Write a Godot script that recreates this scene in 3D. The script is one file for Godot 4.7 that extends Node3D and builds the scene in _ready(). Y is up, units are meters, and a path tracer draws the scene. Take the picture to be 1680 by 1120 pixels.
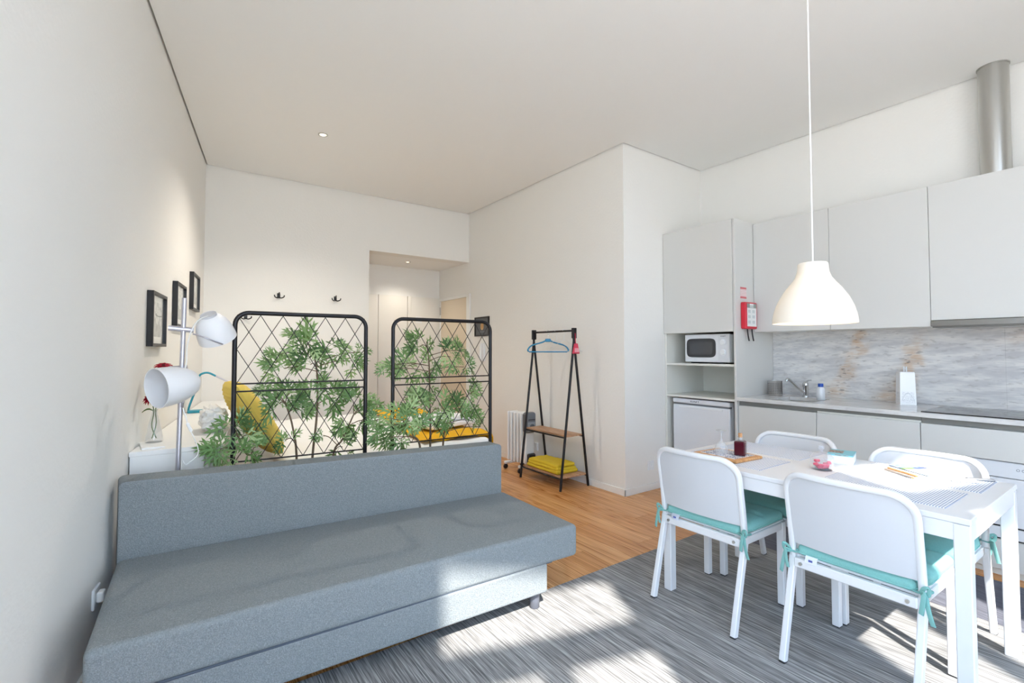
extends Node3D

const XR := 3.392      # partition wall
const XK := 4.618      # kitchen wall
const ZN := -3.003     # short return wall
const ZB := -5.86      # back wall
const ZA := -6.781     # back of the alcove
const YC := 3.266      # ceiling
const YS := 2.58       # alcove soffit
const WO := Vector3(-0.161, 0, -3.274)          # a point on the left wall
const WD := Vector3(0.15209, 0, -0.98837)       # along the left wall, away from the windows
const WN := Vector3(0.98837, 0, 0.15209)        # out of the left wall into the room

var M := {}
var taken := {}
var rng := RandomNumberGenerator.new()

# ---------------------------------------------------------------- mesh builder
class G:
	var v := PackedVector3Array()
	var n := PackedVector3Array()
	var t := PackedVector2Array()
	var m := Transform3D()

	# corners run counter-clockwise seen from outside; Godot wants clockwise
	func tri(a: Vector3, b: Vector3, c: Vector3, na: Vector3, nb: Vector3, nc: Vector3, ta := Vector2(), tb := Vector2(), tc := Vector2()) -> void:
		v.append(m * a); v.append(m * c); v.append(m * b)
		var q := m.basis
		n.append((q * na).normalized()); n.append((q * nc).normalized()); n.append((q * nb).normalized())
		t.append(ta); t.append(tc); t.append(tb)

	func ftri(a: Vector3, b: Vector3, c: Vector3) -> void:
		var k := (b - a).cross(c - a)
		tri(a, b, c, k, k, k)

	func quad(a: Vector3, b: Vector3, c: Vector3, d: Vector3, ua := Vector2(0, 1), ub := Vector2(1, 1), uc := Vector2(1, 0), ud := Vector2(0, 0)) -> void:
		var k := (b - a).cross(d - a)
		if k.length_squared() < 1e-14:
			k = (c - b).cross(d - b)
		tri(a, b, c, k, k, k, ua, ub, uc)
		tri(a, c, d, k, k, k, ua, uc, ud)

	func box(lo: Vector3, hi: Vector3, bev := 0.0) -> G:
		var c := (lo + hi) / 2.0
		var h := (hi - lo).abs() / 2.0
		var b: float = minf(bev, minf(h.x, minf(h.y, h.z)) * 0.9)
		var ax := [Vector3.RIGHT, Vector3.UP, Vector3.BACK]
		for i in 3:
			for s in [1.0, -1.0]:
				var j := (i + 1) % 3
				var k := (i + 2) % 3
				var o: Vector3 = c + ax[i] * h[i] * s
				var uu: Vector3 = ax[j] * (h[j] - b) * s
				var vv: Vector3 = ax[k] * (h[k] - b)
				quad(o - uu - vv, o + uu - vv, o + uu + vv, o - uu + vv)
		if b <= 0.0:
			return self
		for i in 3:
			var j := (i + 1) % 3
			var k := (i + 2) % 3
			for sj in [1.0, -1.0]:
				for sk in [1.0, -1.0]:
					var l: Vector3 = ax[i] * (h[i] - b)
					var p: Vector3 = c + ax[j] * h[j] * sj + ax[k] * (h[k] - b) * sk
					var q: Vector3 = c + ax[j] * (h[j] - b) * sj + ax[k] * h[k] * sk
					if sj * sk > 0.0:
						quad(p - l, p + l, q + l, q - l) if false else quad(p + l, p - l, q - l, q + l) if _out(p + l, p - l, q - l, c) else quad(p - l, p + l, q + l, q - l)
					else:
						quad(p + l, p - l, q - l, q + l) if _out(p + l, p - l, q - l, c) else quad(p - l, p + l, q + l, q - l)
		for sx in [1.0, -1.0]:
			for sy in [1.0, -1.0]:
				for sz in [1.0, -1.0]:
					var p := c + Vector3(h.x * sx, (h.y - b) * sy, (h.z - b) * sz)
					var q := c + Vector3((h.x - b) * sx, h.y * sy, (h.z - b) * sz)
					var r := c + Vector3((h.x - b) * sx, (h.y - b) * sy, h.z * sz)
					if _out(p, q, r, c):
						ftri(p, q, r)
					else:
						ftri(p, r, q)
		return self

	func _out(a: Vector3, b: Vector3, c: Vector3, from: Vector3) -> bool:
		return (b - a).cross(c - a).dot((a + b + c) / 3.0 - from) > 0.0

	# a box with round edges, bent by f
	func rbox(lo: Vector3, hi: Vector3, r: float, k := 4, f = null, div := 1) -> G:
		var c := (lo + hi) / 2.0
		var h := (hi - lo) / 2.0
		var ax := [Vector3.RIGHT, Vector3.UP, Vector3.BACK]
		for i in 3:
			for s in [1.0, -1.0]:
				var j := (i + 1) % 3
				var l := (i + 2) % 3
				var us := _steps(h[j], r, k, div)
				var vs := _steps(h[l], r, k, div)
				var pts := []
				for a in us:
					var row := PackedVector3Array()
					for b in vs:
						var p := Vector3()
						p[i] = h[i] * s; p[j] = a * s; p[l] = b
						var inn := Vector3(clampf(p.x, -h.x + r, h.x - r), clampf(p.y, -h.y + r, h.y - r), clampf(p.z, -h.z + r, h.z - r))
						p = c + inn + (p - inn).normalized() * r
						row.append(f.call(p) if f != null else p)
					pts.append(row)
				net(pts, false, false)
		return self

	func _steps(h: float, r: float, k: int, div: int) -> Array:
		var a := []
		for i in k:
			a.append(-h + r - r * tan(PI / 4.0 * (1.0 - float(i) / k)))
		for i in div + 1:
			a.append(lerpf(-h + r, h - r, float(i) / div))
		for i in k:
			a.append(h - r + r * tan(PI / 4.0 * float(i + 1) / k))
		return a

	# rows of points; normal is d(row) x d(column)
	func net(pts: Array, wrap_u := false, wrap_v := false, flip := false, uv_scale := Vector2.ONE) -> G:
		var nu := pts.size()
		var nv: int = pts[0].size()
		var nn := []
		for i in nu:
			var row := PackedVector3Array()
			for j in nv:
				var i0 := (i - 1 + nu) % nu if wrap_u else maxi(i - 1, 0)
				var i1 := (i + 1) % nu if wrap_u else mini(i + 1, nu - 1)
				var j0 := (j - 1 + nv) % nv if wrap_v else maxi(j - 1, 0)
				var j1 := (j + 1) % nv if wrap_v else mini(j + 1, nv - 1)
				var du: Vector3 = pts[i1][j] - pts[i0][j]
				var dv: Vector3 = pts[i][j1] - pts[i][j0]
				if du.length_squared() < 1e-12:
					var ii := i + 1 if i == 0 else i - 1
					du = (pts[ii][j] - pts[i][j]) * (1.0 if i == 0 else -1.0)
					dv = pts[ii][j1] - pts[ii][j0]
				if dv.length_squared() < 1e-12:
					var ii := clampi(i + (1 if i == 0 else -1), 0, nu - 1)
					dv = pts[ii][j1] - pts[ii][j0]
				var k := du.cross(dv).normalized()
				row.append(-k if flip else k)
			nn.append(row)
		for i in (nu if wrap_u else nu - 1):
			for j in (nv if wrap_v else nv - 1):
				var i1 := (i + 1) % nu
				var j1 := (j + 1) % nv
				var a: Vector3 = pts[i][j]; var b: Vector3 = pts[i1][j]; var c: Vector3 = pts[i1][j1]; var d: Vector3 = pts[i][j1]
				var ta := Vector2(float(i) / (nu - 1), float(j) / (nv - 1)) * uv_scale
				var tb := Vector2(float(i + 1) / (nu - 1), float(j) / (nv - 1)) * uv_scale
				var tc := Vector2(float(i + 1) / (nu - 1), float(j + 1) / (nv - 1)) * uv_scale
				var td := Vector2(float(i) / (nu - 1), float(j + 1) / (nv - 1)) * uv_scale
				if flip:
					tri(a, d, c, nn[i][j], nn[i][j1], nn[i1][j1], ta, td, tc)
					tri(a, c, b, nn[i][j], nn[i1][j1], nn[i1][j], ta, tc, tb)
				else:
					tri(a, b, c, nn[i][j], nn[i1][j], nn[i1][j1], ta, tb, tc)
					tri(a, c, d, nn[i][j], nn[i1][j1], nn[i][j1], ta, tc, td)
		return self

	# profile of (radius, height) from bottom outside to the top
	func lathe(p: Array, segs := 24, sharp := 0.7) -> G:
		var k := p.size()
		for i in k - 1:
			var a: Vector2 = p[i]
			var b: Vector2 = p[i + 1]
			var d := (b - a).normalized()
			var nm := Vector2(d.y, -d.x)
			var n0 := nm
			var n1 := nm
			if i > 0:
				var e: Vector2 = (a - p[i - 1]).normalized()
				var q := Vector2(e.y, -e.x)
				if q.dot(nm) > sharp:
					n0 = (q + nm).normalized()
			if i < k - 2:
				var e: Vector2 = (p[i + 2] - b).normalized()
				var q := Vector2(e.y, -e.x)
				if q.dot(nm) > sharp:
					n1 = (q + nm).normalized()
			for s in segs:
				var w0 := TAU * s / segs
				var w1 := TAU * (s + 1) / segs
				var c0 := Vector3(cos(w0), 0, -sin(w0))
				var c1 := Vector3(cos(w1), 0, -sin(w1))
				var u := Vector3.UP
				var A := c0 * a.x + u * a.y
				var B := c1 * a.x + u * a.y
				var C := c1 * b.x + u * b.y
				var D := c0 * b.x + u * b.y
				if a.x > 1e-6:
					tri(A, B, C, c0 * n0.x + u * n0.y, c1 * n0.x + u * n0.y, c1 * n1.x + u * n1.y, Vector2(float(s) / segs, a.y), Vector2(float(s + 1) / segs, a.y), Vector2(float(s + 1) / segs, b.y))
				if b.x > 1e-6:
					tri(A, C, D, c0 * n0.x + u * n0.y, c1 * n1.x + u * n1.y, c0 * n1.x + u * n1.y, Vector2(float(s) / segs, a.y), Vector2(float(s + 1) / segs, b.y), Vector2(float(s) / segs, b.y))
		return self

	# a tube along points; prof is a closed 2D outline (counter-clockwise) or empty for a circle
	func tube(p: Array, r, segs := 10, closed := false, prof := PackedVector2Array(), ref := Vector3.ZERO, smooth := true) -> G:
		var k := p.size()
		var outline := prof
		if outline.is_empty():
			for s in segs:
				outline.append(Vector2(cos(TAU * s / segs), sin(TAU * s / segs)))
		var pts := []
		var last := Vector3.ZERO
		for i in k:
			var d: Vector3
			if closed:
				d = (p[(i + 1) % k] - p[(i - 1 + k) % k]).normalized()
			else:
				d = (p[mini(i + 1, k - 1)] - p[maxi(i - 1, 0)]).normalized()
			var side: Vector3
			if ref != Vector3.ZERO:
				side = ref.cross(d).normalized()
			elif last == Vector3.ZERO:
				side = (Vector3.UP if absf(d.y) < 0.9 else Vector3.RIGHT).cross(d).normalized()
			else:
				side = (last - d * last.dot(d)).normalized()
			last = side
			var up := d.cross(side)
			var rad: float = r[i] if r is Array else r
			var row := PackedVector3Array()
			for q in outline:
				row.append(p[i] + (side * q.x + up * q.y) * rad)
			pts.append(row)
		if smooth:
			net(pts, closed, true, true)
		else:
			for i in (k if closed else k - 1):
				var w := outline.size()
				for j in w:
					quad(pts[i][j], pts[i][(j + 1) % w], pts[(i + 1) % k][(j + 1) % w], pts[(i + 1) % k][j])
		if not closed:
			for e in [0, k - 1]:
				var row: PackedVector3Array = pts[e]
				var mid := Vector3.ZERO
				for q in row:
					mid += q / row.size()
				for j in row.size():
					if e == 0:
						ftri(mid, row[(j + 1) % row.size()], row[j])
					else:
						ftri(mid, row[j], row[(j + 1) % row.size()])
		return self

	# a polygon in the XZ plane raised from y0 to y1
	func prism(poly: PackedVector2Array, y0: float, y1: float) -> G:
		var ids := Geometry2D.triangulate_polygon(poly)
		for i in range(0, ids.size(), 3):
			var a := poly[ids[i]]; var b := poly[ids[i + 1]]; var c := poly[ids[i + 2]]
			if (b - a).cross(c - a) > 0.0:
				var q := b; b = c; c = q
			ftri(Vector3(a.x, y1, a.y), Vector3(b.x, y1, b.y), Vector3(c.x, y1, c.y))
			ftri(Vector3(a.x, y0, a.y), Vector3(c.x, y0, c.y), Vector3(b.x, y0, b.y))
		var cw := Geometry2D.is_polygon_clockwise(poly)
		for i in poly.size():
			var a := poly[i]
			var b := poly[(i + 1) % poly.size()]
			if cw:
				var q := a; a = b; b = q
			quad(Vector3(b.x, y0, b.y), Vector3(a.x, y0, a.y), Vector3(a.x, y1, a.y), Vector3(b.x, y1, b.y))
		return self

	func mesh() -> ArrayMesh:
		var arr := []
		arr.resize(Mesh.ARRAY_MAX)
		arr[Mesh.ARRAY_VERTEX] = v
		arr[Mesh.ARRAY_NORMAL] = n
		arr[Mesh.ARRAY_TEX_UV] = t
		var a := ArrayMesh.new()
		a.add_surface_from_arrays(Mesh.PRIMITIVE_TRIANGLES, arr)
		return a


# ---------------------------------------------------------------- naming
func numbered(called: String) -> String:
	if not taken.has(called):
		taken[called] = 0
		return called
	taken[called] += 1
	return "%s_%03d" % [called, taken[called]]

func thing(called: String, label: String, category: String, at := Vector3.ZERO, turn := 0.0, group := "") -> Node3D:
	var o := Node3D.new()
	o.name = numbered(called)
	add_child(o)
	o.position = at
	o.rotation.y = turn
	tag(o, label, category, group)
	return o

func tag(o: Node, label: String, category: String, group := "") -> void:
	o.set_meta("label", label)
	o.set_meta("category", category)
	if group:
		o.set_meta("group", group)

func part(called: String, g, mat: Material, parent: Node, at := Transform3D()) -> MeshInstance3D:
	var o := MeshInstance3D.new()
	o.mesh = g.mesh() if g is G else g
	o.material_override = mat
	o.transform = at
	var base := called
	var k := 0
	while parent.has_node(NodePath(called)):
		k += 1
		called = "%s_%03d" % [base, k]
	o.name = called
	parent.add_child(o, true)
	return o

func struct(called: String, g: G, mat: Material) -> MeshInstance3D:
	var o := MeshInstance3D.new()
	o.mesh = g.mesh()
	o.material_override = mat
	o.name = numbered(called)
	add_child(o)
	o.set_meta("kind", "structure")
	return o

func dup(root: Node3D, called: String, at: Vector3, turn: float, label: String) -> Node3D:
	var r: Node3D = root.duplicate()
	r.name = numbered(called)
	add_child(r)
	r.position = at
	r.rotation.y = turn
	r.set_meta("label", label)
	return r

func V(x: float, y: float, z: float) -> Vector3:
	return Vector3(x, y, z)

# smooth points through a list
func curve(p: Array, k := 8) -> Array:
	var out := []
	for i in p.size() - 1:
		var a: Vector3 = p[maxi(i - 1, 0)]
		var b: Vector3 = p[i]
		var c: Vector3 = p[i + 1]
		var d: Vector3 = p[mini(i + 2, p.size() - 1)]
		for s in k:
			out.append(b.cubic_interpolate(c, a, d, float(s) / k))
	out.append(p[p.size() - 1])
	return out

# ---------------------------------------------------------------- materials
func mat(c: Color, rough := 0.6, metal := 0.0) -> StandardMaterial3D:
	var m := StandardMaterial3D.new()
	m.albedo_color = c
	m.roughness = rough
	m.metallic = metal
	return m

func hexm(h: String, rough := 0.6, metal := 0.0) -> StandardMaterial3D:
	return mat(Color.html(h), rough, metal)

func glass(a := 0.06, c := Color(0.9, 0.95, 0.95)) -> StandardMaterial3D:
	var m := mat(Color(c.r, c.g, c.b, a), 0.02)
	m.transparency = BaseMaterial3D.TRANSPARENCY_ALPHA
	return m

func noise(freq: float, seed_: int, oct := 3) -> FastNoiseLite:
	var n := FastNoiseLite.new()
	n.noise_type = FastNoiseLite.TYPE_SIMPLEX_SMOOTH
	n.frequency = freq
	n.seed = seed_
	n.fractal_octaves = oct
	return n

func paint(w: int, h: int, f: Callable) -> ImageTexture:
	var d := PackedByteArray()
	d.resize(w * h * 3)
	var i := 0
	for y in h:
		for x in w:
			var c: Color = f.call(x, y)
			d[i] = clampi(int(c.r * 255.0), 0, 255)
			d[i + 1] = clampi(int(c.g * 255.0), 0, 255)
			d[i + 2] = clampi(int(c.b * 255.0), 0, 255)
			i += 3
	return ImageTexture.create_from_image(Image.create_from_data(w, h, false, Image.FORMAT_RGB8, d))

func textured(tex: Texture2D, rough := 0.6, tri := 0.0) -> StandardMaterial3D:
	var m := mat(Color.WHITE, rough)
	m.albedo_texture = tex
	if tri > 0.0:
		m.uv1_triplanar = true
		m.uv1_scale = Vector3.ONE * tri
	return m

func wood_texture(w: int, h: int, seed_: int, light: Color, dark: Color, stretch := 0.1, rings := 9.0) -> ImageTexture:
	var warp := noise(0.008, seed_, 2)
	var fib := noise(0.25, seed_ + 7, 2)
	var tone := noise(0.012, seed_ + 3, 2)
	return paint(w, h, func(x: int, y: int) -> Color:
		var fx := float(x) * 256.0 / w
		var fy := float(y) * 1024.0 / h
		var q := fx / 256.0 * rings * 0.35 + warp.get_noise_2d(fx * 0.9, fy * stretch) * rings
		var ring := absf(fposmod(q, 1.0) - 0.35) / 0.65
		ring = pow(1.0 - clampf(ring, 0.0, 1.0), 3.0)
		var f := fib.get_noise_2d(fx * 1.6, fy * 0.03) * 0.5 + 0.5
		var a := clampf(ring * 0.62 + f * 0.3 - 0.08 + tone.get_noise_2d(fx, fy * 0.2) * 0.22, 0.0, 1.0)
		return light.lerp(dark, a))

func materials() -> void:
	M.wall = hexm("f3f1ec", 0.92)
	var plaster := NoiseTexture2D.new()
	plaster.width = 256; plaster.height = 256; plaster.seamless = true
	plaster.noise = noise(0.05, 11, 4)
	M.wall.heightmap_enabled = true
	M.wall.heightmap_texture = plaster
	M.wall.heightmap_scale = 0.06
	M.wall.uv1_triplanar = true
	M.wall.uv1_world_triplanar = true
	M.wall.uv1_scale = Vector3.ONE * 2.5
	M.ceiling = hexm("f8f7f4", 0.95)
	M.trim = hexm("f4f3ef", 0.45)
	M.door = hexm("f1ede4", 0.5)
	M.entry_door = hexm("e3d3bb", 0.5)
	M.white = hexm("f4f4f2", 0.4)
	M.cab = hexm("dad9d5", 0.4)
	M.bench = hexm("f2f1ee", 0.42)
	M.carcass = hexm("eae9e1", 0.5)
	M.lacquer = hexm("e3e3e5", 0.35)
	M.chair_panel = hexm("d0d1d5", 0.45)
	M.plastic = hexm("eef0f2", 0.35)
	M.appliance = hexm("e6e8ec", 0.3)
	M.black = hexm("16161a", 0.42)
	M.black_metal = hexm("1b1a1f", 0.36, 0.3)
	M.dark = hexm("2b2c30", 0.5)
	M.grey_plastic = hexm("6b6f76", 0.4)
	M.chrome = hexm("d6d8da", 0.12, 1.0)
	M.steel = hexm("c4c3bf", 0.32, 1.0)
	M.satin = hexm("c9c8d2", 0.35, 0.75)
	M.hood = hexm("918f8c", 0.33, 0.8)
	M.gap = hexm("8b8a86", 0.7)
	M.red = hexm("d8283c", 0.4)
	M.blue_cap = hexm("1d4fae", 0.4)
	M.hanger = hexm("1f86b4", 0.35)
	M.teal_lamp = hexm("2a97ae", 0.35)
	M.wire = hexm("d7dade", 0.35, 0.3)
	M.leg_grey = hexm("62656f", 0.4)
	M.glass = glass(0.20, Color(0.80, 0.83, 0.86))
	M.pane = glass(0.03)
	M.jar = glass(0.20, Color(0.80, 0.82, 0.86))
	M.frame_glass = glass(0.05)
	M.clear_plastic = hexm("e9edf2", 0.3)
	M.clear_plastic.backlight_enabled = true
	M.clear_plastic.backlight = Color(0.4, 0.4, 0.4)
	M.pot = hexm("d9d7d0", 0.7)
	M.soil = hexm("3b2f25", 0.95)
	M.stem = hexm("6b5a48", 0.8)
	M.leaves = []
	for c in ["5d8248", "82a066", "41663a", "a6bd86", "6c8f5c"]:
		var m := hexm(c, 0.6)
		m.backlight_enabled = true
		m.backlight = Color(0.35, 0.42, 0.22)
		M.leaves.append(m)
	# floor planks
	M.planks = []
	for i in 3:
		var w := textured(wood_texture(256, 1024, 40 + i * 9, [Color.html("e9ae72"), Color.html("edb377"), Color.html("e4a76a")][i], [Color.html("8c4f20"), Color.html("925524"), Color.html("884b1d")][i], 0.07, 7.0), 0.27)
		M.planks.append(w)
	M.rack_wood = textured(wood_texture(128, 512, 90, Color.html("c59b78"), Color.html("8e6648"), 0.06, 5.0), 0.5)
	M.board_wood = textured(wood_texture(128, 256, 95, Color.html("d2a06c"), Color.html("aa7444"), 0.06, 4.0), 0.5)
	# rug: fine streaks that run away from the windows
	var r1 := RandomNumberGenerator.new()
	r1.seed = 5
	var cols := PackedFloat32Array()
	for x in 1024:
		cols.append(r1.randf())
	var brk := noise(0.02, 3, 2)
	var big := noise(0.004, 8, 2)
	var band := PackedFloat32Array()
	var xs := 0
	while xs < 1024:
		var wdt := r1.randi_range(1, 3)
		var tone := r1.randf()
		tone = tone * 0.45 if r1.randf() < 0.5 else 0.45 + tone * 0.55
		for q in wdt:
			band.append(tone)
		xs += wdt
	M.rug = textured(paint(1024, 1024, func(x: int, y: int) -> Color:
		var a := band[x] * 0.42 + (brk.get_noise_2d(band[x] * 4000.0 + x * 37.0, y * 0.7) * 0.5 + 0.5) * 0.85 - 0.14
		return Color.html("4a494a").lerp(Color.html("cfcdcb"), clampf(a, 0.0, 1.0))), 0.95)
	M.runner = textured(paint(512, 512, func(x: int, y: int) -> Color:
		var a := cols[x] * 0.45 + (brk.get_noise_2d(x * 5.0, y * 0.8 + 900.0) * 0.5 + 0.5) * 0.6 - 0.05
		return Color.html("43444e").lerp(Color.html("7b7c88"), clampf(a, 0.0, 1.0))), 0.95)
	# sofa cloth: flecked grey
	r1.seed = 9
	M.sofa = textured(paint(256, 256, func(_x: int, _y: int) -> Color:
		var a := r1.randf()
		return Color.html("6e7477").lerp(Color.html("a2a7aa"), a * a * 0.75 + 0.14)), 0.95, 2.3)
	var weave := NoiseTexture2D.new()
	weave.width = 256; weave.height = 256; weave.seamless = true
	weave.noise = noise(0.22, 21, 2)
	M.sofa.heightmap_enabled = true
	M.sofa.heightmap_texture = weave
	M.sofa.heightmap_scale = 0.2
	M.seam = hexm("4d5561", 0.95)
	M.cushion = textured(paint(128, 128, func(_x: int, _y: int) -> Color:
		return Color.html("7cb6b1").lerp(Color.html("8cc5c0"), r1.randf())), 0.9, 6.0)
	M.tie = hexm("85bdb8", 0.9)
	M.yellow = hexm("e0b436", 0.95)
	M.rib = hexm("ecd067", 0.95)
	M.throw_ = hexm("ecb20f", 0.95)
	M.fold = textured(paint(128, 128, func(_x: int, _y: int) -> Color:
		return Color.html("d4b322").lerp(Color.html("e6c93c"), r1.randf())), 0.95, 5.0)
	M.linen = hexm("f5f4f1", 0.95)
	M.towel = hexm("f4f3f3", 0.98)
	# marble
	var st := noise(0.012, 31, 5)
	var fine := noise(0.05, 33, 3)
	var blot := noise(0.02, 37, 3)
	var marble := func(u: float, s: float) -> Color:   # metres along the wall from its far end, metres up
		var px := u * 420.0
		var py := s * 420.0
		var w := st.get_noise_2d(px * 0.5 + 40.0, py * 2.6 - px * 0.25)
		var f := fine.get_noise_2d(px * 0.5, py * 3.0)
		var c := Color.html("e6e4e1").lerp(Color.html("c9c8c9"), clampf(0.5 + w * 1.1 + f * 0.45, 0.0, 1.0))
		var a := 0.0
		for e in [[1.02, 0.30, 0.055, 0.17, 0.55], [0.98, 0.10, 0.07, 0.13, 0.6], [0.70, 0.50, 0.05, 0.18, 0.5], [0.60, 0.24, 0.05, 0.14, 0.4], [0.50, 0.05, 0.08, 0.07, 0.35], [1.78, 0.50, 0.25, 0.06, 0.25], [0.88, 0.04, 0.09, 0.05, 0.4]]:
			var dx: float = (u - e[0] - (s - e[1]) * 0.25 + blot.get_noise_2d(px * 0.8, py * 0.8) * 0.06) / e[2]
			var dy: float = (s - e[1]) / e[3]
			a = maxf(a, e[4] * exp(-dx * dx - dy * dy))
		c = c.lerp(Color.html("cfa986"), clampf(a * (1.0 + f), 0.0, 0.8))
		var d := blot.get_noise_2d(px * 1.2 + 300.0, py * 4.0 + 80.0)
		if d > 0.33:
			c = c.lerp(Color.html("7d7672"), clampf((d - 0.33) * 4.0, 0.0, 0.7) * (0.25 + a * 1.6))
		return c
	M.splash = textured(paint(1024, 256, func(x: int, y: int) -> Color:
		return marble.call(x / 1024.0 * 2.72, (255 - y) / 256.0 * 0.6)), 0.22)
	M.worktop = textured(paint(512, 128, func(x: int, y: int) -> Color:
		return (marble.call(x / 512.0 * 2.72 + 3.0, y / 128.0 * 0.64) as Color).lerp(Color.html("e4e2df"), 0.45)), 0.16)
	# printed things
	M.placemat = textured(paint(240, 360, func(x: int, y: int) -> Color:
		var ry := y / 7
		var dash := posmod(x + (6 if ry % 2 == 0 else 0), 12) < 8 and posmod(y, 7) < 4
		return Color.html("7487ad") if dash else Color.html("f6f7f9")), 0.6)
	M.tile_print = textured(paint(96, 96, func(x: int, y: int) -> Color:
		var a := posmod(x, 32) - 16.0
		var b := posmod(y, 32) - 16.0
		var r := sqrt(a * a + b * b)
		var w := sin(atan2(b, a) * 4.0) * 3.0
		var on := absf(r - 9.0 - w) < 2.0 or r < 3.0 or absf(absf(a) + absf(b) - 18.0) < 1.5
		return Color.html("7d86a2") if on else Color.html("e9e6ea")), 0.25)
	var pn := noise(0.03, 51, 3)
	M.prints = []
	for k in 3:
		M.prints.append(textured(paint(128, 104, func(x: int, y: int) -> Color:
			var u := x / 127.0
			var w := y / 103.0
			if u < 0.12 or u > 0.88 or w < 0.12 or w > 0.86:
				return Color.html("f1efe9")
			var horizon := 0.55 + pn.get_noise_2d(x * 0.8 + k * 300.0, 0.0) * 0.18
			var c := Color.html("dcdcd6") if w < horizon else Color.html("a9aaa4")
			return c.lerp(Color.html("6f716e"), clampf(pn.get_noise_2d(x * 1.5 + k * 90.0, y * 2.0) * 0.9, 0.0, 0.6))), 0.6))
	M.emblem = textured(paint(96, 96, func(x: int, y: int) -> Color:
		var a := (x - 48.0) / 12.0
		var b := (y - 46.0) / 22.0
		if a * a + b * b < 1.0:
			return Color.html("d9b27a") if a * a + b * b > 0.5 or absf(a) < 0.25 else Color.html("c08a4c")
		if y > 76 and y < 80 and x > 24 and x < 72 and posmod(x, 5) < 3:
			return Color.html("a9adb0")
		return Color.html("585c61")), 0.5)
	M.blanket_label = textured(paint(96, 128, func(x: int, y: int) -> Color:
		if y < 22 and (x < 28 or x > 66):
			return Color.html("8f9a94")
		if y > 8 and y < 26:
			return Color.html("dfe3e0") if posmod(y, 6) < 4 else Color.html("9aa39f")
		if y > 30 and y < 118 and posmod(y, 30) > 4 and posmod(y, 30) < 22 and posmod(x, 44) > 8 and posmod(x, 44) < 36:
			return Color.html("dde2e0") if posmod(x * 7 + y * 3, 11) > 3 else Color.html("b4bfc0")
		return Color.html("eceeec")), 0.4)
	M.sticker = textured(paint(64, 64, func(x: int, y: int) -> Color:
		if y < 12 or y > 52:
			return Color.html("c8434a") if posmod(x * 5 + y, 9) > 2 else Color.html("e8b5b5")
		if posmod(y, 8) < 3:
			return Color.html("d5777c") if posmod(x * 3, 7) > 1 else Color.html("f2e5e4")
		return Color.html("f4efee")), 0.5)
	M.canister = textured(paint(96, 160, func(x: int, y: int) -> Color:
		if y > 92 and y < 148 and x > 10 and x < 86:
			var k := pn.get_noise_2d(x * 6.0, y * 6.0)
			var arch := absf((y - 140.0) + 40.0 * sin((x - 10.0) / 76.0 * PI)) < 2.0
			if k > 0.22 or arch or posmod(y, 17) == 0:
				return Color.html("cfd2d6")
		return Color.html("f3f4f5")), 0.25)
	M.brochure = textured(paint(64, 96, func(x: int, y: int) -> Color:
		if y < 30:
			return Color.html("5d6f96").lerp(Color.html("b9c6dc"), clampf(pn.get_noise_2d(x * 3.0, y * 3.0) + 0.5, 0.0, 1.0))
		if y < 42:
			return Color.html("7aa55c") if x < 30 else Color.html("3f4f86")
		return Color.html("8db4e2").lerp(Color.html("e6ecf5"), clampf(pn.get_noise_2d(x * 2.0, y * 2.0) + 0.6, 0.0, 1.0))), 0.5)
	M.notebook = textured(paint(64, 64, func(x: int, y: int) -> Color:
		if x < 36 and y > 10 and y < 44:
			return Color.html("6b5248").lerp(Color.html("c9bdb4"), clampf(pn.get_noise_2d(x * 4.0, y * 4.0) + 0.4, 0.0, 1.0))
		return Color.html("7fc4d4")), 0.4)
	M.wine = mat(Color(0.28, 0.03, 0.10), 0.05)
	M.cork = hexm("b98a5f", 0.9)
	M.candy = hexm("f0355f", 0.4)
	M.milky = hexm("e9eef2", 0.25)
	M.hob = hexm("1d1d20", 0.08)
	M.mesh_steel = hexm("bdb9b5", 0.38, 0.8)
	M.petal = hexm("c71740", 0.7)
	M.flower_eye = hexm("5d1020", 0.8)
	M.screen = hexm("4a4c50", 0.15)
	M.sachet = hexm("d6435c", 0.8)
	M.pink = hexm("f0a5ae", 0.8)
	M.lamp_white = hexm("f4f4f6", 0.35)
	M.lamp_white.backlight_enabled = true
	M.lamp_white.backlight = Color(0.12, 0.12, 0.12)

# ---------------------------------------------------------------- scene
func _ready() -> void:
	rng.seed = 7
	camera_and_light()
	materials()
	room()
	kitchen()
	sofa()
	table_and_chairs()
	table_things()
	bedroom()
	trellises()
	clothes_corner()
	wall_things()
	lamps()

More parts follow.
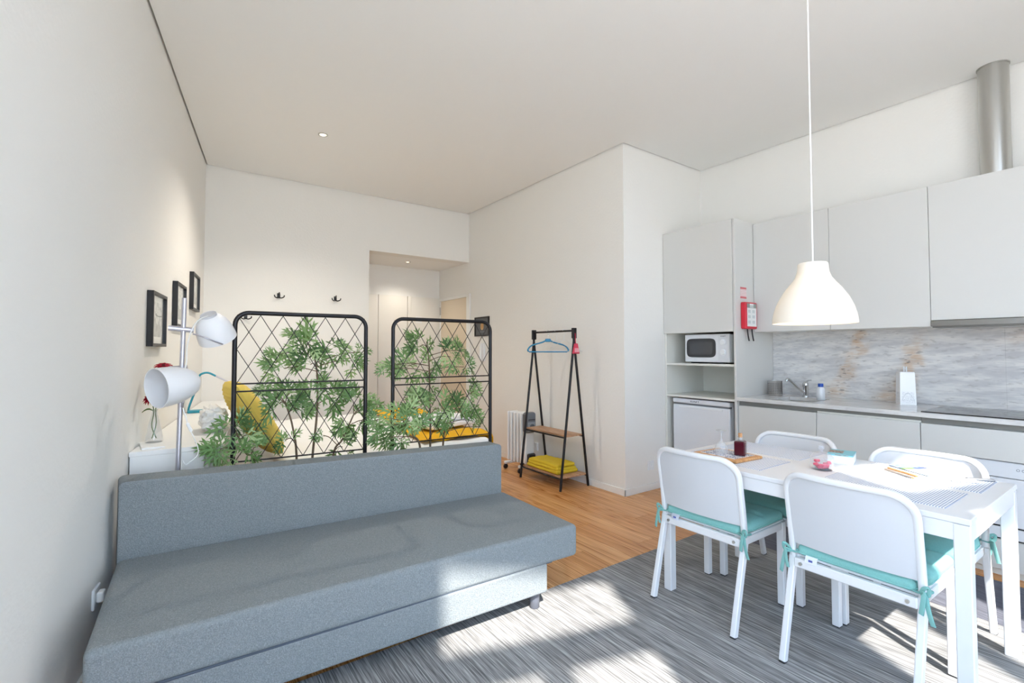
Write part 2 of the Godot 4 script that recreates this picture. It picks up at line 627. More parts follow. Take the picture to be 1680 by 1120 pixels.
func camera_and_light() -> void:
	var f := 784.0
	var cam := Camera3D.new()
	cam.name = "camera"
	cam.projection = Camera3D.PROJECTION_FRUSTUM
	cam.near = 0.05
	cam.far = 100.0
	cam.size = 1120.0 / f * cam.near
	cam.frustum_offset = Vector2(0, -9.6 / f * cam.near)
	add_child(cam)
	cam.position = Vector3(0, 1.33, 0)
	cam.rotation = Vector3(deg_to_rad(1.8), -atan2(554.0, 784.0), 0)
	cam.current = true
	var env := Environment.new()
	var sky := Sky.new()
	var ps := ProceduralSkyMaterial.new()
	ps.sky_top_color = Color(0.71, 0.85, 1.0)
	ps.sky_horizon_color = Color(0.885, 0.94, 1.0)
	ps.ground_horizon_color = Color(0.88, 0.91, 0.94)
	ps.ground_bottom_color = Color(0.82, 0.83, 0.84)
	ps.sky_energy_multiplier = 1.0
	ps.ground_energy_multiplier = 1.1
	ps.energy_multiplier = 7.4
	sky.sky_material = ps
	env.background_mode = Environment.BG_SKY
	env.sky = sky
	env.tonemap_mode = Environment.TONE_MAPPER_LINEAR
	env.tonemap_exposure = 1.19
	env.sdfgi_enabled = true
	env.ssao_enabled = true
	env.ssil_enabled = true
	var we := WorldEnvironment.new()
	we.name = "surroundings"
	we.environment = env
	add_child(we)
	var sun := DirectionalLight3D.new()
	sun.name = "sun"
	sun.light_color = Color(1.0, 0.985, 0.95)
	sun.light_energy = 4.0
	sun.light_angular_distance = 1.2
	sun.shadow_enabled = true
	sun.sky_mode = DirectionalLight3D.SKY_MODE_LIGHT_ONLY
	add_child(sun)
	sun.look_at_from_position(Vector3.ZERO, Vector3(0.457, -1.04, -0.889), Vector3.UP)

func room() -> void:
	var wl := func(s: float, off: float) -> Vector2:
		var p := WO + WD * s + WN * off
		return Vector2(p.x, p.z)
	# floor slab and planks
	var slab := struct("floor", G.new().box(V(-1.2, -0.3, -7.2), V(5.0, -0.012, 2.6)), hexm("8a6440", 0.8))
	var kinds := []
	for i in 3:
		for j in 2:
			var g := G.new()
			var pw := 0.188
			var pl := 1.28
			g.box(V(0.0008, -0.012, 0.0008), V(pw - 0.0008, 0.0, pl - 0.0008), 0.0007)
			for k in g.t.size():
				var q: Vector3 = g.v[k]
				g.t[k] = Vector2(q.x / 0.2 * 0.8 + j * 0.13 + i * 0.05, q.z / 2.6 + j * 0.43)
			kinds.append([g.mesh(), M.planks[i]])
	var row := 0
	var x := -0.75
	while x < 4.6:
		var z := -6.85 + fposmod(row * 0.47, 1.28) - 1.28
		while z < 2.0:
			if not (z + 1.28 < -6.8 or (z > -2.0 and x < 3.6) or (x + 0.19 > 3.45 and z + 1.28 < -3.1) or (x + 0.19 < 2.0 and z + 1.28 < -5.8) or x + 0.19 < -0.16 - 0.154 * (z + 3.27) - 0.25 or z > 0.35 + 0.3 * x or (x < 2.0 and z + 1.28 < -3.6 and x > 0.3)):
				var kk: Array = kinds[rng.randi() % 6]
				part("plank", kk[0], kk[1], slab, Transform3D(Basis(), V(x, 0, z)))
			z += 1.28
		x += 0.188
		row += 1
	# walls
	var g := G.new()
	g.m = Transform3D(Basis(WN, Vector3.UP, WN.cross(Vector3.UP)), WO)
	g.box(V(-0.22, -0.3, -4.6), V(0, 3.5, 3.0))
	struct("wall_left", g, M.wall)
	g = G.new()
	g.box(V(-0.3, -0.3, ZB - 0.2), V(1.965, 3.5, ZB))
	g.box(V(1.965, YS, ZB - 0.2), V(XR, 3.5, ZB))
	struct("wall_back", g, M.wall)
	g = G.new()
	g.box(V(1.765, -0.3, ZA - 0.2), V(1.965, 2.8, ZB - 0.2))
	g.box(V(1.965, -0.3, ZA - 0.2), V(XR + 0.2, 2.8, ZA))
	struct("wall_alcove", g, M.wall)
	struct("ceiling_alcove", G.new().box(V(1.965, YS, ZA), V(XR, YS + 0.2, ZB - 0.2)), M.ceiling)
	struct("wall_right", G.new().box(V(XR, -0.3, ZA), V(XR + 0.2, 3.5, ZN)), M.wall)
	struct("wall_niche", G.new().box(V(XR + 0.2, -0.3, ZN - 0.2), V(XK + 0.2, 3.5, ZN)), M.wall)
	struct("wall_kitchen", G.new().box(V(XK, -0.3, ZN), V(XK + 0.2, 3.5, 2.5)), M.wall)
	# ceiling with a shadow gap all round
	var poly := PackedVector2Array([Vector2(-0.722, 0.373), Vector2(0.237, ZB), Vector2(XR, ZB), Vector2(XR, ZN), Vector2(XK, ZN), Vector2(XK, 2.052)])
	var inner: PackedVector2Array = Geometry2D.offset_polygon(poly, -0.014, Geometry2D.JOIN_MITER)[0]
	g = G.new()
	g.prism(inner, YC, 3.31)
	g.prism(PackedVector2Array([Vector2(-0.92, 0.33), Vector2(0.02, ZB - 0.18), Vector2(XR + 0.18, ZB - 0.18), Vector2(XR + 0.18, ZN - 0.18), Vector2(XK + 0.18, ZN - 0.18), Vector2(XK + 0.18, 2.07)]), 3.31, 3.5)
	struct("ceiling", g, M.ceiling)
	# window wall behind the camera: two tall windows with transom lights
	var fw := Transform3D(Basis(V(0.9538, 0, 0.3004), Vector3.UP, V(-0.3004, 0, 0.9538)), V(0, 0, 0.6))   # local z points outdoors
	var wins := [[-0.298, 0.668], [1.625, 2.59]]
	g = G.new()
	g.m = fw
	g.box(V(-1.1, -0.3, 0), V(-0.298, 3.5, 0.06))
	g.box(V(0.668, -0.3, 0), V(1.625, 3.5, 0.06))
	g.box(V(2.59, -0.3, 0), V(5.1, 3.5, 0.06))
	for w in wins:
		g.box(V(w[0], -0.3, 0), V(w[1], 0.02, 0.06))
		g.box(V(w[0], 3.268, 0), V(w[1], 3.5, 0.03))
	struct("wall_front", g, M.wall)
	for w in wins:
		var a: float = w[0]
		var b: float = w[1]
		var mid := (a + b) / 2.0
		g = G.new()
		g.m = fw
		g.box(V(a, 0.02, 0.0), V(a + 0.012, 3.268, 0.07), 0.003)
		g.box(V(b - 0.012, 0.02, 0.0), V(b, 3.268, 0.07), 0.003)
		g.box(V(a, 3.256, 0.0), V(b, 3.268, 0.03), 0.002)
		g.box(V(a, 2.63, 0.0), V(b, 2.84, 0.07), 0.006)
		g.box(V(a, 0.02, 0.0), V(b, 0.14, 0.07), 0.006)
		g.box(V(mid - 0.065, 0.14, 0.0), V(mid + 0.065, 2.63, 0.07), 0.006)
		var fr := struct("window_1" if a < 0 else "window_2", g, M.trim)
		for q in [[a + 0.012, mid - 0.065, 0.14, 2.63], [mid + 0.065, b - 0.012, 0.14, 2.63], [a + 0.012, b - 0.012, 2.84, 3.256]]:
			g = G.new()
			g.m = fw
			g.quad(V(q[0], q[2], 0.035), V(q[1], q[2], 0.035), V(q[1], q[3], 0.035), V(q[0], q[3], 0.035))
			part("pane", g, M.pane, fr)
	# skirting
	g = G.new()
	g.box(V(XR - 0.012, 0, -5.79), V(XR, 0.062, ZN + 0.012), 0.002)
	struct("baseboard_right", g, M.trim)
	struct("baseboard_niche", G.new().box(V(XR - 0.012, 0, ZN), V(3.98, 0.062, ZN + 0.012), 0.002), M.trim)
	struct("baseboard_back", G.new().box(V(0.24, 0, ZB), V(1.965, 0.062, ZB + 0.012), 0.002), M.trim)
	g = G.new()
	g.m = Transform3D(Basis(WN, Vector3.UP, WN.cross(Vector3.UP)), WO)
	g.box(V(0, 0, -2.5), V(0.012, 0.062, 3.0), 0.002)
	struct("baseboard_left", g, M.trim)
	# alcove doors
	var d := struct("door_1", G.new().box(V(1.99, 0.01, ZA), V(2.398, 2.143, ZA + 0.03), 0.003), M.door)
	part("knob", G.new().box(V(2.352, 1.0, ZA + 0.03), V(2.372, 1.02, ZA + 0.055), 0.004), M.steel, d)
	d = struct("door_2", G.new().box(V(2.404, 0.01, ZA), V(2.846, 2.145, ZA + 0.03), 0.003), M.door)
	part("knob", G.new().box(V(2.43, 1.0, ZA + 0.03), V(2.45, 1.02, ZA + 0.055), 0.004), M.steel, d)
	struct("trim_1", G.new().box(V(2.852, 0.01, ZA), V(2.90, 2.148, ZA + 0.045), 0.004), M.door)
	struct("trim_2", G.new().box(V(2.903, 0.01, ZA), V(XR - 0.002, 2.147, ZA + 0.012), 0.003), M.door)
	g = G.new()
	g.box(V(XR - 0.022, 0, -6.735), V(XR, 2.093, -6.70), 0.003)
	g.box(V(XR - 0.022, 0, -5.895), V(XR, 2.093, -5.80), 0.003)
	g.box(V(XR - 0.022, 2.093, -6.735), V(XR, 2.135, -5.80), 0.003)
	d = struct("door_3", g, M.trim)
	part("door_leaf", G.new().box(V(XR - 0.01, 0.008, -6.70), V(XR - 0.001, 2.092, -5.896), 0.002), M.entry_door, d)
	g = G.new()
	g.m = Transform3D(Basis(V(0, 0, 1), V(-1, 0, 0), V(0, -1, 0)), V(XR - 0.01, 0.99, -5.955))
	g.lathe([Vector2(0.026, 0), Vector2(0.026, 0.006), Vector2(0.012, 0.008), Vector2(0.012, 0.03), Vector2(0.024, 0.036), Vector2(0.028, 0.05), Vector2(0.018, 0.062), Vector2(0, 0.065)], 16)
	part("door_knob", g, M.steel, d)
	part("hinge", G.new().box(V(XR - 0.03, 1.88, -6.712), V(XR - 0.018, 2.0, -6.690), 0.003), M.steel, d)
	# rugs
	var ru := MeshInstance3D.new()
	g = G.new()
	g.box(V(-0.05, 0.0005, -2.09), V(3.28, 0.007, 0.62), 0.002)
	for k in g.t.size():
		var q: Vector3 = g.v[k]
		g.t[k] = Vector2(q.x / 1.9, q.z / 2.4)
	ru.mesh = g.mesh()
	ru.material_override = M.rug
	ru.name = numbered("area_rug")
	add_child(ru)
	tag(ru, "large flat-woven rug with grey streaks under the dining table and sofa", "rug")
	ru = MeshInstance3D.new()
	g = G.new()
	g.box(V(3.287, 0.0005, -2.05), V(3.90, 0.006, 0.9), 0.002)
	for k in g.t.size():
		var q: Vector3 = g.v[k]
		g.t[k] = Vector2(q.x * 1.1 + q.z * 0.35, q.z / 1.6)
	ru.mesh = g.mesh()
	ru.material_override = M.runner
	ru.name = numbered("kitchen_runner")
	add_child(ru)
	tag(ru, "narrow dark blue-grey runner on the floor along the kitchen units", "rug")

func plate_socket(at: Vector3, turn: float, label: String, black_hole := false) -> void:
	var o := thing("wall_socket", label, "socket", at, turn, "white wall sockets")
	part("plate", G.new().box(V(-0.042, -0.042, 0), V(0.042, 0.042, 0.012), 0.003), M.plastic, o)
	var g := G.new()
	g.m = Transform3D(Basis(Vector3.RIGHT, Vector3.BACK, Vector3.DOWN), V(0, 0, 0.012))
	g.lathe([Vector2(0.021, 0), Vector2(0.023, 0.001), Vector2(0.023, 0.003), Vector2(0.02, 0.003), Vector2(0.019, -0.001), Vector2(0, -0.001)], 20)
	part("socket_ring", g, M.white, o)
	for s in [-1, 1]:
		part("contact_hole", G.new().box(V(s * 0.0095 - 0.0025, -0.0025, 0.0105), V(s * 0.0095 + 0.0025, 0.0025, 0.0118)), M.dark, o)

func kitchen() -> void:
	# tall unit
	var o := thing("tall_cabinet", "tall white cupboard with open shelves in the corner of the kitchen", "cabinet", V(3.98, 0, -2.63))
	var F := 0.0
	part("side_panel", G.new().box(V(0.0, 0, -0.37), V(0.63, 2.487, -0.352), 0.0015), M.carcass, o)
	part("side_panel", G.new().box(V(-0.012, 0, 0.352), V(0.63, 2.487, 0.372), 0.0015), M.cab, o)
	part("top_panel", G.new().box(V(0.0, 2.467, -0.352), V(0.63, 2.487, 0.352), 0.0015), M.carcass, o)
	part("back_panel", G.new().box(V(0.615, 0.05, -0.352), V(0.63, 2.467, 0.352)), M.carcass, o)
	part("door", G.new().box(V(-0.02, 1.497, -0.368), V(-0.001, 2.486, 0.349), 0.0015), M.cab, o)
	part("shelf", G.new().box(V(0.0, 1.19, -0.352), V(0.615, 1.21, 0.352), 0.0015), M.carcass, o)
	part("shelf", G.new().box(V(0.0, 0.885, -0.352), V(0.615, 0.905, 0.352), 0.0015), M.carcass, o)
	part("shelf", G.new().box(V(0.0, 1.50, -0.352), V(0.615, 1.518, 0.352), 0.0015), M.carcass, o)
	# wall units
	var zs := [-2.256, -1.643, -1.023, -0.40, 0.22]
	var wl := ["white wall cupboard next to the tall cupboard, above the sink", "white wall cupboard in the middle of the row, behind the pendant lamp", "white wall cupboard above the cooker hood, under the steel flue", "last white wall cupboard of the row, past the cooker hood"]
	for i in 4:
		var c := thing("wall_cabinet", wl[i], "cabinet", V(4.27, 1.497, (zs[i] + zs[i + 1]) / 2.0), 0.0, "white wall cupboards")
		var h: float = (zs[i + 1] - zs[i]) / 2.0
		var low := 0.055 if i == 2 else 0.0
		part("carcass", G.new().box(V(0.02, low, -h), V(0.328, 0.976, h), 0.001), M.carcass, c)
		part("door", G.new().box(V(0.0, 0.042 if i == 2 else 0.0, -h + 0.0015), V(0.019, 0.978, h - 0.0015), 0.0015), M.cab, c)
	# hood
	o = thing("range_hood", "slim steel pull-out cooker hood below the wall cupboards", "hood", V(4.25, 1.488, -0.711))
	part("front_rail", G.new().box(V(0.0, 0.008, -0.308), V(0.02, 0.046, 0.308), 0.002), M.hood, o)
	part("hood_body", G.new().box(V(0.021, 0.0, -0.305), V(0.345, 0.05, 0.305), 0.002), M.hood, o)
	part("filter", G.new().box(V(0.05, -0.004, -0.27), V(0.30, 0.0, 0.27), 0.001), M.steel, o)
	# flue
	o = thing("flue_pipe", "round brushed steel flue rising from the cupboards to the ceiling", "pipe", V(4.53, 2.475, -0.722))
	part("pipe", G.new().lathe([Vector2(0.0, 0.0), Vector2(0.078, 0.0), Vector2(0.078, 0.789), Vector2(0, 0.789)], 40), M.steel, o)
	part("collar", G.new().lathe([Vector2(0.079, 0.783), Vector2(0.083, 0.783), Vector2(0.083, 0.7905), Vector2(0.079, 0.7905)], 40), M.steel, o)
	# base units
	var bl := ["white base unit below the sink, beside the small fridge", "white base unit in the middle, between sink and dishwasher units", "", "white base unit past the hob at the end of the worktop"]
	var doors := [0.86, 0.86, 0.86, 0.86]
	for i in 4:
		if i == 2:
			continue
		var c := thing("base_cabinet", bl[i], "cabinet", V(3.985, 0, (zs[i] + zs[i + 1]) / 2.0), 0.0, "white base units")
		var h: float = (zs[i + 1] - zs[i]) / 2.0
		part("carcass", G.new().box(V(0.02, 0.1, -h), V(0.6, 0.70 if i == 0 else 0.872, h), 0.001), M.carcass, c)
		part("door", G.new().box(V(0, 0.1, -h + 0.002), V(0.019, 0.86, h - 0.002), 0.0015), M.cab, c)
		part("plinth", G.new().box(V(0.05, 0, -h), V(0.066, 0.099, h)), M.carcass, c)
		part("grip_profile", G.new().box(V(0.022, 0.862, -h), V(0.03, 0.899, h)), M.gap, c)
	# dishwasher column
	o = thing("dishwasher", "white built-in dishwasher with control strip under the hob", "dishwasher", V(3.985, 0, (zs[2] + zs[3]) / 2.0))
	var h := 0.3095
	part("top_panel", G.new().box(V(0, 0.682, -h), V(0.019, 0.86, h), 0.0015), M.cab, o)
	part("housing", G.new().box(V(0.035, 0.1, -h), V(0.6, 0.872, h)), M.appliance, o)
	part("control_strip", G.new().box(V(0.012, 0.585, -h + 0.003), V(0.034, 0.676, h - 0.003), 0.003), M.appliance, o)
	var gm := G.new()
	for k in 4:
		gm.m = Transform3D(Basis(V(0, 0, -1), V(-1, 0, 0), V(0, 1, 0)), V(0.012, 0.637, 0.125 + k * 0.022))
		gm.lathe([Vector2(0.0075, 0), Vector2(0.0075, 0.001), Vector2(0.0055, 0.001), Vector2(0.0055, 0.0)], 12)
	part("control_symbols", gm, M.grey_plastic, o)
	part("door", G.new().box(V(0.012, 0.303, -h + 0.003), V(0.034, 0.58, h - 0.003), 0.003), M.appliance, o)
	part("drawer_front", G.new().box(V(0.012, 0.23, -h + 0.003), V(0.034, 0.293, h - 0.003), 0.002), M.appliance, o)
	part("lower_panel", G.new().box(V(0.012, 0.045, -h + 0.003), V(0.034, 0.22, h - 0.003), 0.002), M.cab, o)
	part("shadow_gap", G.new().box(V(0.028, 0.05, -h + 0.004), V(0.0349, 0.30, h - 0.004)), M.black, o)
	part("plinth", G.new().box(V(0.05, 0, -h), V(0.066, 0.06, h)), M.carcass, o)
	part("grip_profile", G.new().box(V(0.022, 0.862, -h), V(0.03, 0.899, h)), M.gap, o)
	# worktop with a sink cut-out
	var g := G.new()
	var x0 := 3.958
	var x1 := 4.598
	var sx := [4.05, 4.40]
	var sz := [-2.02, -1.70]
	g.box(V(x0, 0.90, -2.256), V(x1, 0.93, sz[0]), 0.0)
	g.box(V(x0, 0.90, sz[1]), V(x1, 0.93, 0.22), 0.0)
	g.box(V(x0, 0.90, sz[0]), V(sx[0], 0.93, sz[1]), 0.0)
	g.box(V(sx[1], 0.90, sz[0]), V(x1, 0.93, sz[1]), 0.0)
	for k in g.t.size():
		var q: Vector3 = g.v[k]
		g.t[k] = Vector2((q.z + 2.3) / 2.6, (q.x - 3.95 + (q.y - 0.93)) / 0.65)
	var wt := MeshInstance3D.new()
	wt.mesh = g.mesh()
	wt.material_override = M.worktop
	wt.name = numbered("worktop")
	add_child(wt)
	tag(wt, "pale polished marble worktop running along the kitchen base units", "worktop")
	# splashback slabs
	o = thing("splashback", "grey marble splashback with tan veins behind the worktop", "splashback", V(4.598, 0.93, -2.256))
	for e in [[0.0, 1.5399], [1.5402, 2.48]]:
		g = G.new()
		g.box(V(0, 0, e[0]), V(0.02, 0.57, e[1]), 0.0008)
		for k in g.t.size():
			var q: Vector3 = g.v[k]
			g.t[k] = Vector2(q.z / 2.72, 1.0 - q.y / 0.6)
		part("marble_slab", g, M.splash, o)
	# sink
	o = thing("sink", "undermounted steel sink sunk into the marble worktop", "sink", V(4.225, 0.90, -1.86))
	g = G.new()
	g.box(V(-0.18, -0.16, -0.165), V(0.18, -0.155, 0.165))
	g.box(V(-0.18, -0.155, -0.165), V(-0.174, 0.0, 0.165))
	g.box(V(0.174, -0.155, -0.165), V(0.18, 0.0, 0.165))
	g.box(V(-0.174, -0.155, -0.165), V(0.174, 0.0, -0.159))
	g.box(V(-0.174, -0.155, 0.159), V(0.174, 0.0, 0.165))
	part("basin", g, M.steel, o)
	part("drain", G.new().lathe([Vector2(0.04, -0.155), Vector2(0.04, -0.152), Vector2(0, -0.152)], 20), M.chrome, o)
	# tap
	o = thing("tap", "chrome mixer tap with a raised spout at the back of the sink", "tap", V(4.49, 0.93, -1.93))
	part("body", G.new().lathe([Vector2(0, 0), Vector2(0.026, 0), Vector2(0.026, 0.008), Vector2(0.021, 0.012), Vector2(0.021, 0.085), Vector2(0.024, 0.09), Vector2(0.024, 0.118), Vector2(0.014, 0.13), Vector2(0, 0.132)], 24), M.chrome, o)
	part("spout", G.new().tube(curve([V(-0.01, 0.03, 0), V(-0.06, 0.075, -0.03), V(-0.13, 0.145, -0.07), V(-0.15, 0.15, -0.082), V(-0.158, 0.135, -0.086)], 6), 0.0125, 12), M.chrome, o)
	part("lever", G.new().tube([V(0, 0.125, 0), V(0.03, 0.14, 0.01), V(0.06, 0.142, 0.02)], [0.008, 0.007, 0.006], 8), M.chrome, o)
	# cutlery drainer with holes
	o = thing("cutlery_drainer", "round perforated steel cutlery holder at the corner of the worktop", "holder", V(4.40, 0.93, -2.145))
	part("cup", G.new().lathe([Vector2(0, 0.004), Vector2(0.052, 0.004), Vector2(0.055, 0.0), Vector2(0.058, 0.004), Vector2(0.058, 0.128), Vector2(0.0595, 0.131), Vector2(0.056, 0.132), Vector2(0.055, 0.128), Vector2(0.055, 0.008), Vector2(0, 0.008)], 32), M.mesh_steel, o)
	g = G.new()
	for r in 7:
		for c in 26:
			var w := TAU * c / 26.0
			var nrm := V(cos(w), 0, sin(w))
			g.m = Transform3D(Basis(V(-sin(w), 0, cos(w)), nrm, V(0, 1, 0)), nrm * 0.0575 + V(0, 0.022 + r * 0.014, 0))
			g.lathe([Vector2(0.0034, 0.0), Vector2(0.0034, 0.0009), Vector2(0, 0.0009)], 8)
	var holes := part("perforations", g, M.dark, o)
	holes.set_meta("kind", "stuff")
	# soap bottle
	o = thing("soap_bottle", "translucent washing-up bottle with blue cap on the worktop", "bottle", V(4.30, 0.93, -1.735))
	part("bottle_body", G.new().lathe([Vector2(0, 0), Vector2(0.027, 0), Vector2(0.03, 0.004), Vector2(0.03, 0.085), Vector2(0.024, 0.10), Vector2(0.017, 0.106), Vector2(0.017, 0.112), Vector2(0, 0.112)], 24), M.clear_plastic, o)
	part("cap", G.new().lathe([Vector2(0.019, 0.106), Vector2(0.019, 0.130), Vector2(0.017, 0.133), Vector2(0, 0.133)], 20), M.blue_cap, o)
	# ceramic utensil jar
	o = thing("utensil_jar", "tall square white ceramic jar with grey drawing on the worktop", "jar", V(4.46, 0.93, -1.225), 0.55)
	g = G.new()
	var jw := 0.049
	var jt := 0.044
	g.quad(V(-jw, 0, jw), V(jw, 0, jw), V(jt, 0.235, jt), V(-jt, 0.235, jt))
	g.quad(V(-jw, 0, -jw), V(-jw, 0, jw), V(-jt, 0.235, jt), V(-jt, 0.235, -jt))
	g.quad(V(jw, 0, jw), V(jw, 0, -jw), V(jt, 0.235, -jt), V(jt, 0.235, jt))
	g.quad(V(jw, 0, -jw), V(-jw, 0, -jw), V(-jt, 0.235, -jt), V(jt, 0.235, -jt))
	part("jar_body", g, M.canister, o)
	g = G.new()
	g.rbox(V(-jt - 0.001, 0.226, -jt - 0.001), V(jt + 0.001, 0.243, jt + 0.001), 0.007, 3)
	part("shoulder", g, hexm("f3f4f5", 0.25), o)
	g = G.new()
	for e in [-0.024, 0.022]:
		g.tube([V(e, 0.24, 0.0), V(e, 0.268, 0.0), V(e * 1.05, 0.282, 0.0)], [0.005, 0.0055, 0.004], 8)
	g.tube([V(-0.024, 0.262, 0.0), V(0.022, 0.262, 0.0)], 0.003, 6)
	part("handle", g, M.clear_plastic, o)
	# hob
	o = thing("hob", "black glass ceramic hob set into the marble worktop", "hob", V(3.99, 0.93, -0.73))
	part("glass_plate", G.new().box(V(0.0, 0.0, -0.29), V(0.50, 0.006, 0.29), 0.002), M.hob, o)
	g = G.new()
	for e in [[0.15, -0.15, 0.09], [0.15, 0.14, 0.075], [0.36, -0.15, 0.075], [0.36, 0.14, 0.1]]:
		g.m = Transform3D(Basis(), V(e[0], 0.006, e[1]))
		g.lathe([Vector2(e[2], 0), Vector2(e[2], 0.0003), Vector2(e[2] - 0.002, 0.0003)], 40)
	part("zone_rings", g, hexm("5a5a5e", 0.3), o)
	# fridge
	o = thing("small_fridge", "small white under-shelf fridge in the tall cupboard", "fridge", V(4.0, 0, -2.639))
	part("body", G.new().rbox(V(0.055, 0.02, -0.272), V(0.57, 0.868, 0.295), 0.008, 3), M.appliance, o)
	part("door", G.new().rbox(V(0.0, 0.06, -0.29), V(0.05, 0.815, 0.298), 0.012, 3), M.appliance, o)
	part("top_lid", G.new().rbox(V(-0.002, 0.828, -0.292), V(0.06, 0.872, 0.3), 0.012, 3), M.appliance, o)
	part("grip_recess", G.new().box(V(0.004, 0.815, -0.28), V(0.05, 0.828, 0.288)), M.grey_plastic, o)
	part("grip_strip", G.new().rbox(V(-0.004, 0.786, -0.22), V(0.01, 0.806, 0.23), 0.004, 2), M.plastic, o)
	part("foot", G.new().box(V(0.06, 0, -0.25), V(0.1, 0.02, 0.27)), M.dark, o)
	var tm := TextMesh.new()
	tm.text = "KUNFT"
	var sf := SystemFont.new()
	sf.font_names = PackedStringArray(["Droid Sans"])
	sf.font_weight = 700
	tm.font = sf
	tm.font_size = 32
	tm.pixel_size = 0.0007
	tm.depth = 0.001
	part("badge", tm, M.grey_plastic, o, Transform3D(Basis(V(0, 0, 1.3), V(0, 1, 0), V(-1, 0, 0)), V(-0.0025, 0.85, -0.05)))
	# microwave
	o = thing("microwave", "white microwave oven with dark window on the upper open shelf", "microwave", V(4.04, 1.21, -2.58))
	part("body", G.new().rbox(V(0.012, 0.012, -0.225), V(0.34, 0.27, 0.225), 0.006, 2), M.plastic, o)
	part("front_panel", G.new().rbox(V(-0.01, 0.015, -0.227), V(0.014, 0.272, 0.227), 0.006, 3), M.appliance, o)
	g = G.new()
	var ring := PackedVector2Array()
	var ring2 := PackedVector2Array()
	for k in 40:
		var w := TAU * k / 40.0
		var e := Vector2(signf(cos(w)) * pow(absf(cos(w)), 0.28) * 0.15, signf(sin(w)) * pow(absf(sin(w)), 0.45) * 0.088)
		ring.append(Vector2(e.x, e.y))
		ring2.append(Vector2(signf(e.x) * minf(absf(e.x) * 0.82, 0.12), clampf(e.y * 0.72, -0.058, 0.058)))
	g.m = Transform3D(Basis(V(0, 0, -1), V(-1, 0, 0), V(0, 1, 0)), V(-0.0095, 0.145, -0.055))
	g.prism(ring, 0.0, 0.005)
	part("door_frame", g, hexm("33353a", 0.3), o)
	g = G.new()
	g.m = Transform3D(Basis(V(0, 0, -1), V(-1, 0, 0), V(0, 1, 0)), V(-0.0145, 0.145, -0.055))
	g.prism(ring2, 0.0, 0.0015)
	part("window", g, M.screen, o)
	part("control_panel", G.new().box(V(-0.0115, 0.022, 0.118), V(-0.009, 0.264, 0.222), 0.001), hexm("e0e2e6", 0.4), o)
	for yy in [0.105, 0.195]:
		g = G.new()
		g.m = Transform3D(Basis(V(0, 0, -1), V(-1, 0, 0), V(0, 1, 0)), V(-0.0115, yy, 0.168))
		g.lathe([Vector2(0.029, 0), Vector2(0.029, 0.006), Vector2(0.022, 0.008), Vector2(0.02, 0.02), Vector2(0, 0.021)], 24)
		part("dial", g, M.plastic, o)
	tm = TextMesh.new()
	tm.text = "KUNFT"
	tm.font = sf
	tm.font_size = 24
	tm.pixel_size = 0.0005
	tm.depth = 0.001
	part("badge", tm, M.grey_plastic, o, Transform3D(Basis(V(0, 0, 1.3), V(0, 1, 0), V(-1, 0, 0)), V(-0.0125, 0.25, 0.168)))
	for s in [-1, 1]:
		part("foot", G.new().box(V(0.03, 0.0, s * 0.18 - 0.015), V(0.30, 0.013, s * 0.18 + 0.015), 0.002), M.dark, o)
	# fire blanket
	o = thing("fire_blanket", "red fire blanket case with two black straps on the cupboard side", "fire blanket", V(4.14, 1.52, -2.258))
	part("case", G.new().rbox(V(-0.095, 0, 0), V(0.095, 0.235, 0.05), 0.012, 4), M.red, o)
	g = G.new()
	g.quad(V(-0.075, 0.022, 0.0508), V(0.078, 0.022, 0.0508), V(0.078, 0.222, 0.0508), V(-0.075, 0.222, 0.0508))
	g.quad(V(-0.075, 0.022, 0.0495), V(-0.075, 0.222, 0.0495), V(0.078, 0.222, 0.0495), V(0.078, 0.022, 0.0495))
	part("printed_label", g, M.blanket_label, o)
	for s in [-0.03, 0.045]:
		part("strap", G.new().tube(curve([V(s, 0.02, 0.025), V(s, -0.03, 0.028), V(s + 0.008, -0.075, 0.03), V(s + 0.012, -0.105, 0.034)], 5), 0.010, 8, false, PackedVector2Array([Vector2(-0.9, -0.18), Vector2(0.9, -0.18), Vector2(0.9, 0.18), Vector2(-0.9, 0.18)]), V(0.01, 0, 1), false), M.black, o)
	o = thing("safety_sticker", "small white sticker with red stripes above the fire blanket", "sticker", V(4.098, 1.84, -2.258))
	g = G.new()
	g.box(V(-0.05, -0.05, 0), V(0.05, 0.05, 0.0012))
	part("sheet", g, M.sticker, o)

func slab_quad(corners: Array, y0: float, y1: float, r: float, puff := 0.0, top_tilt := 0.0) -> G:
	# corners: back left, back right, front right, front left (x, z)
	var L := 2.0
	var W := 0.8
	return G.new().rbox(V(0, y0, 0), V(L, y1, W), r, 5, func(p: Vector3) -> Vector3:
		var u := p.x / L
		var w := p.z / W
		var a: Vector2 = corners[0].lerp(corners[1], u)
		var b: Vector2 = corners[3].lerp(corners[2], u)
		var q := a.lerp(b, w)
		var k := clampf((p.y - y0) / (y1 - y0), 0.0, 1.0)
		var up := puff * sin(PI * clampf(u, 0, 1)) * sin(PI * clampf(w, 0, 1)) * k - top_tilt * u * k
		return V(q.x, p.y + up, q.y), 10)

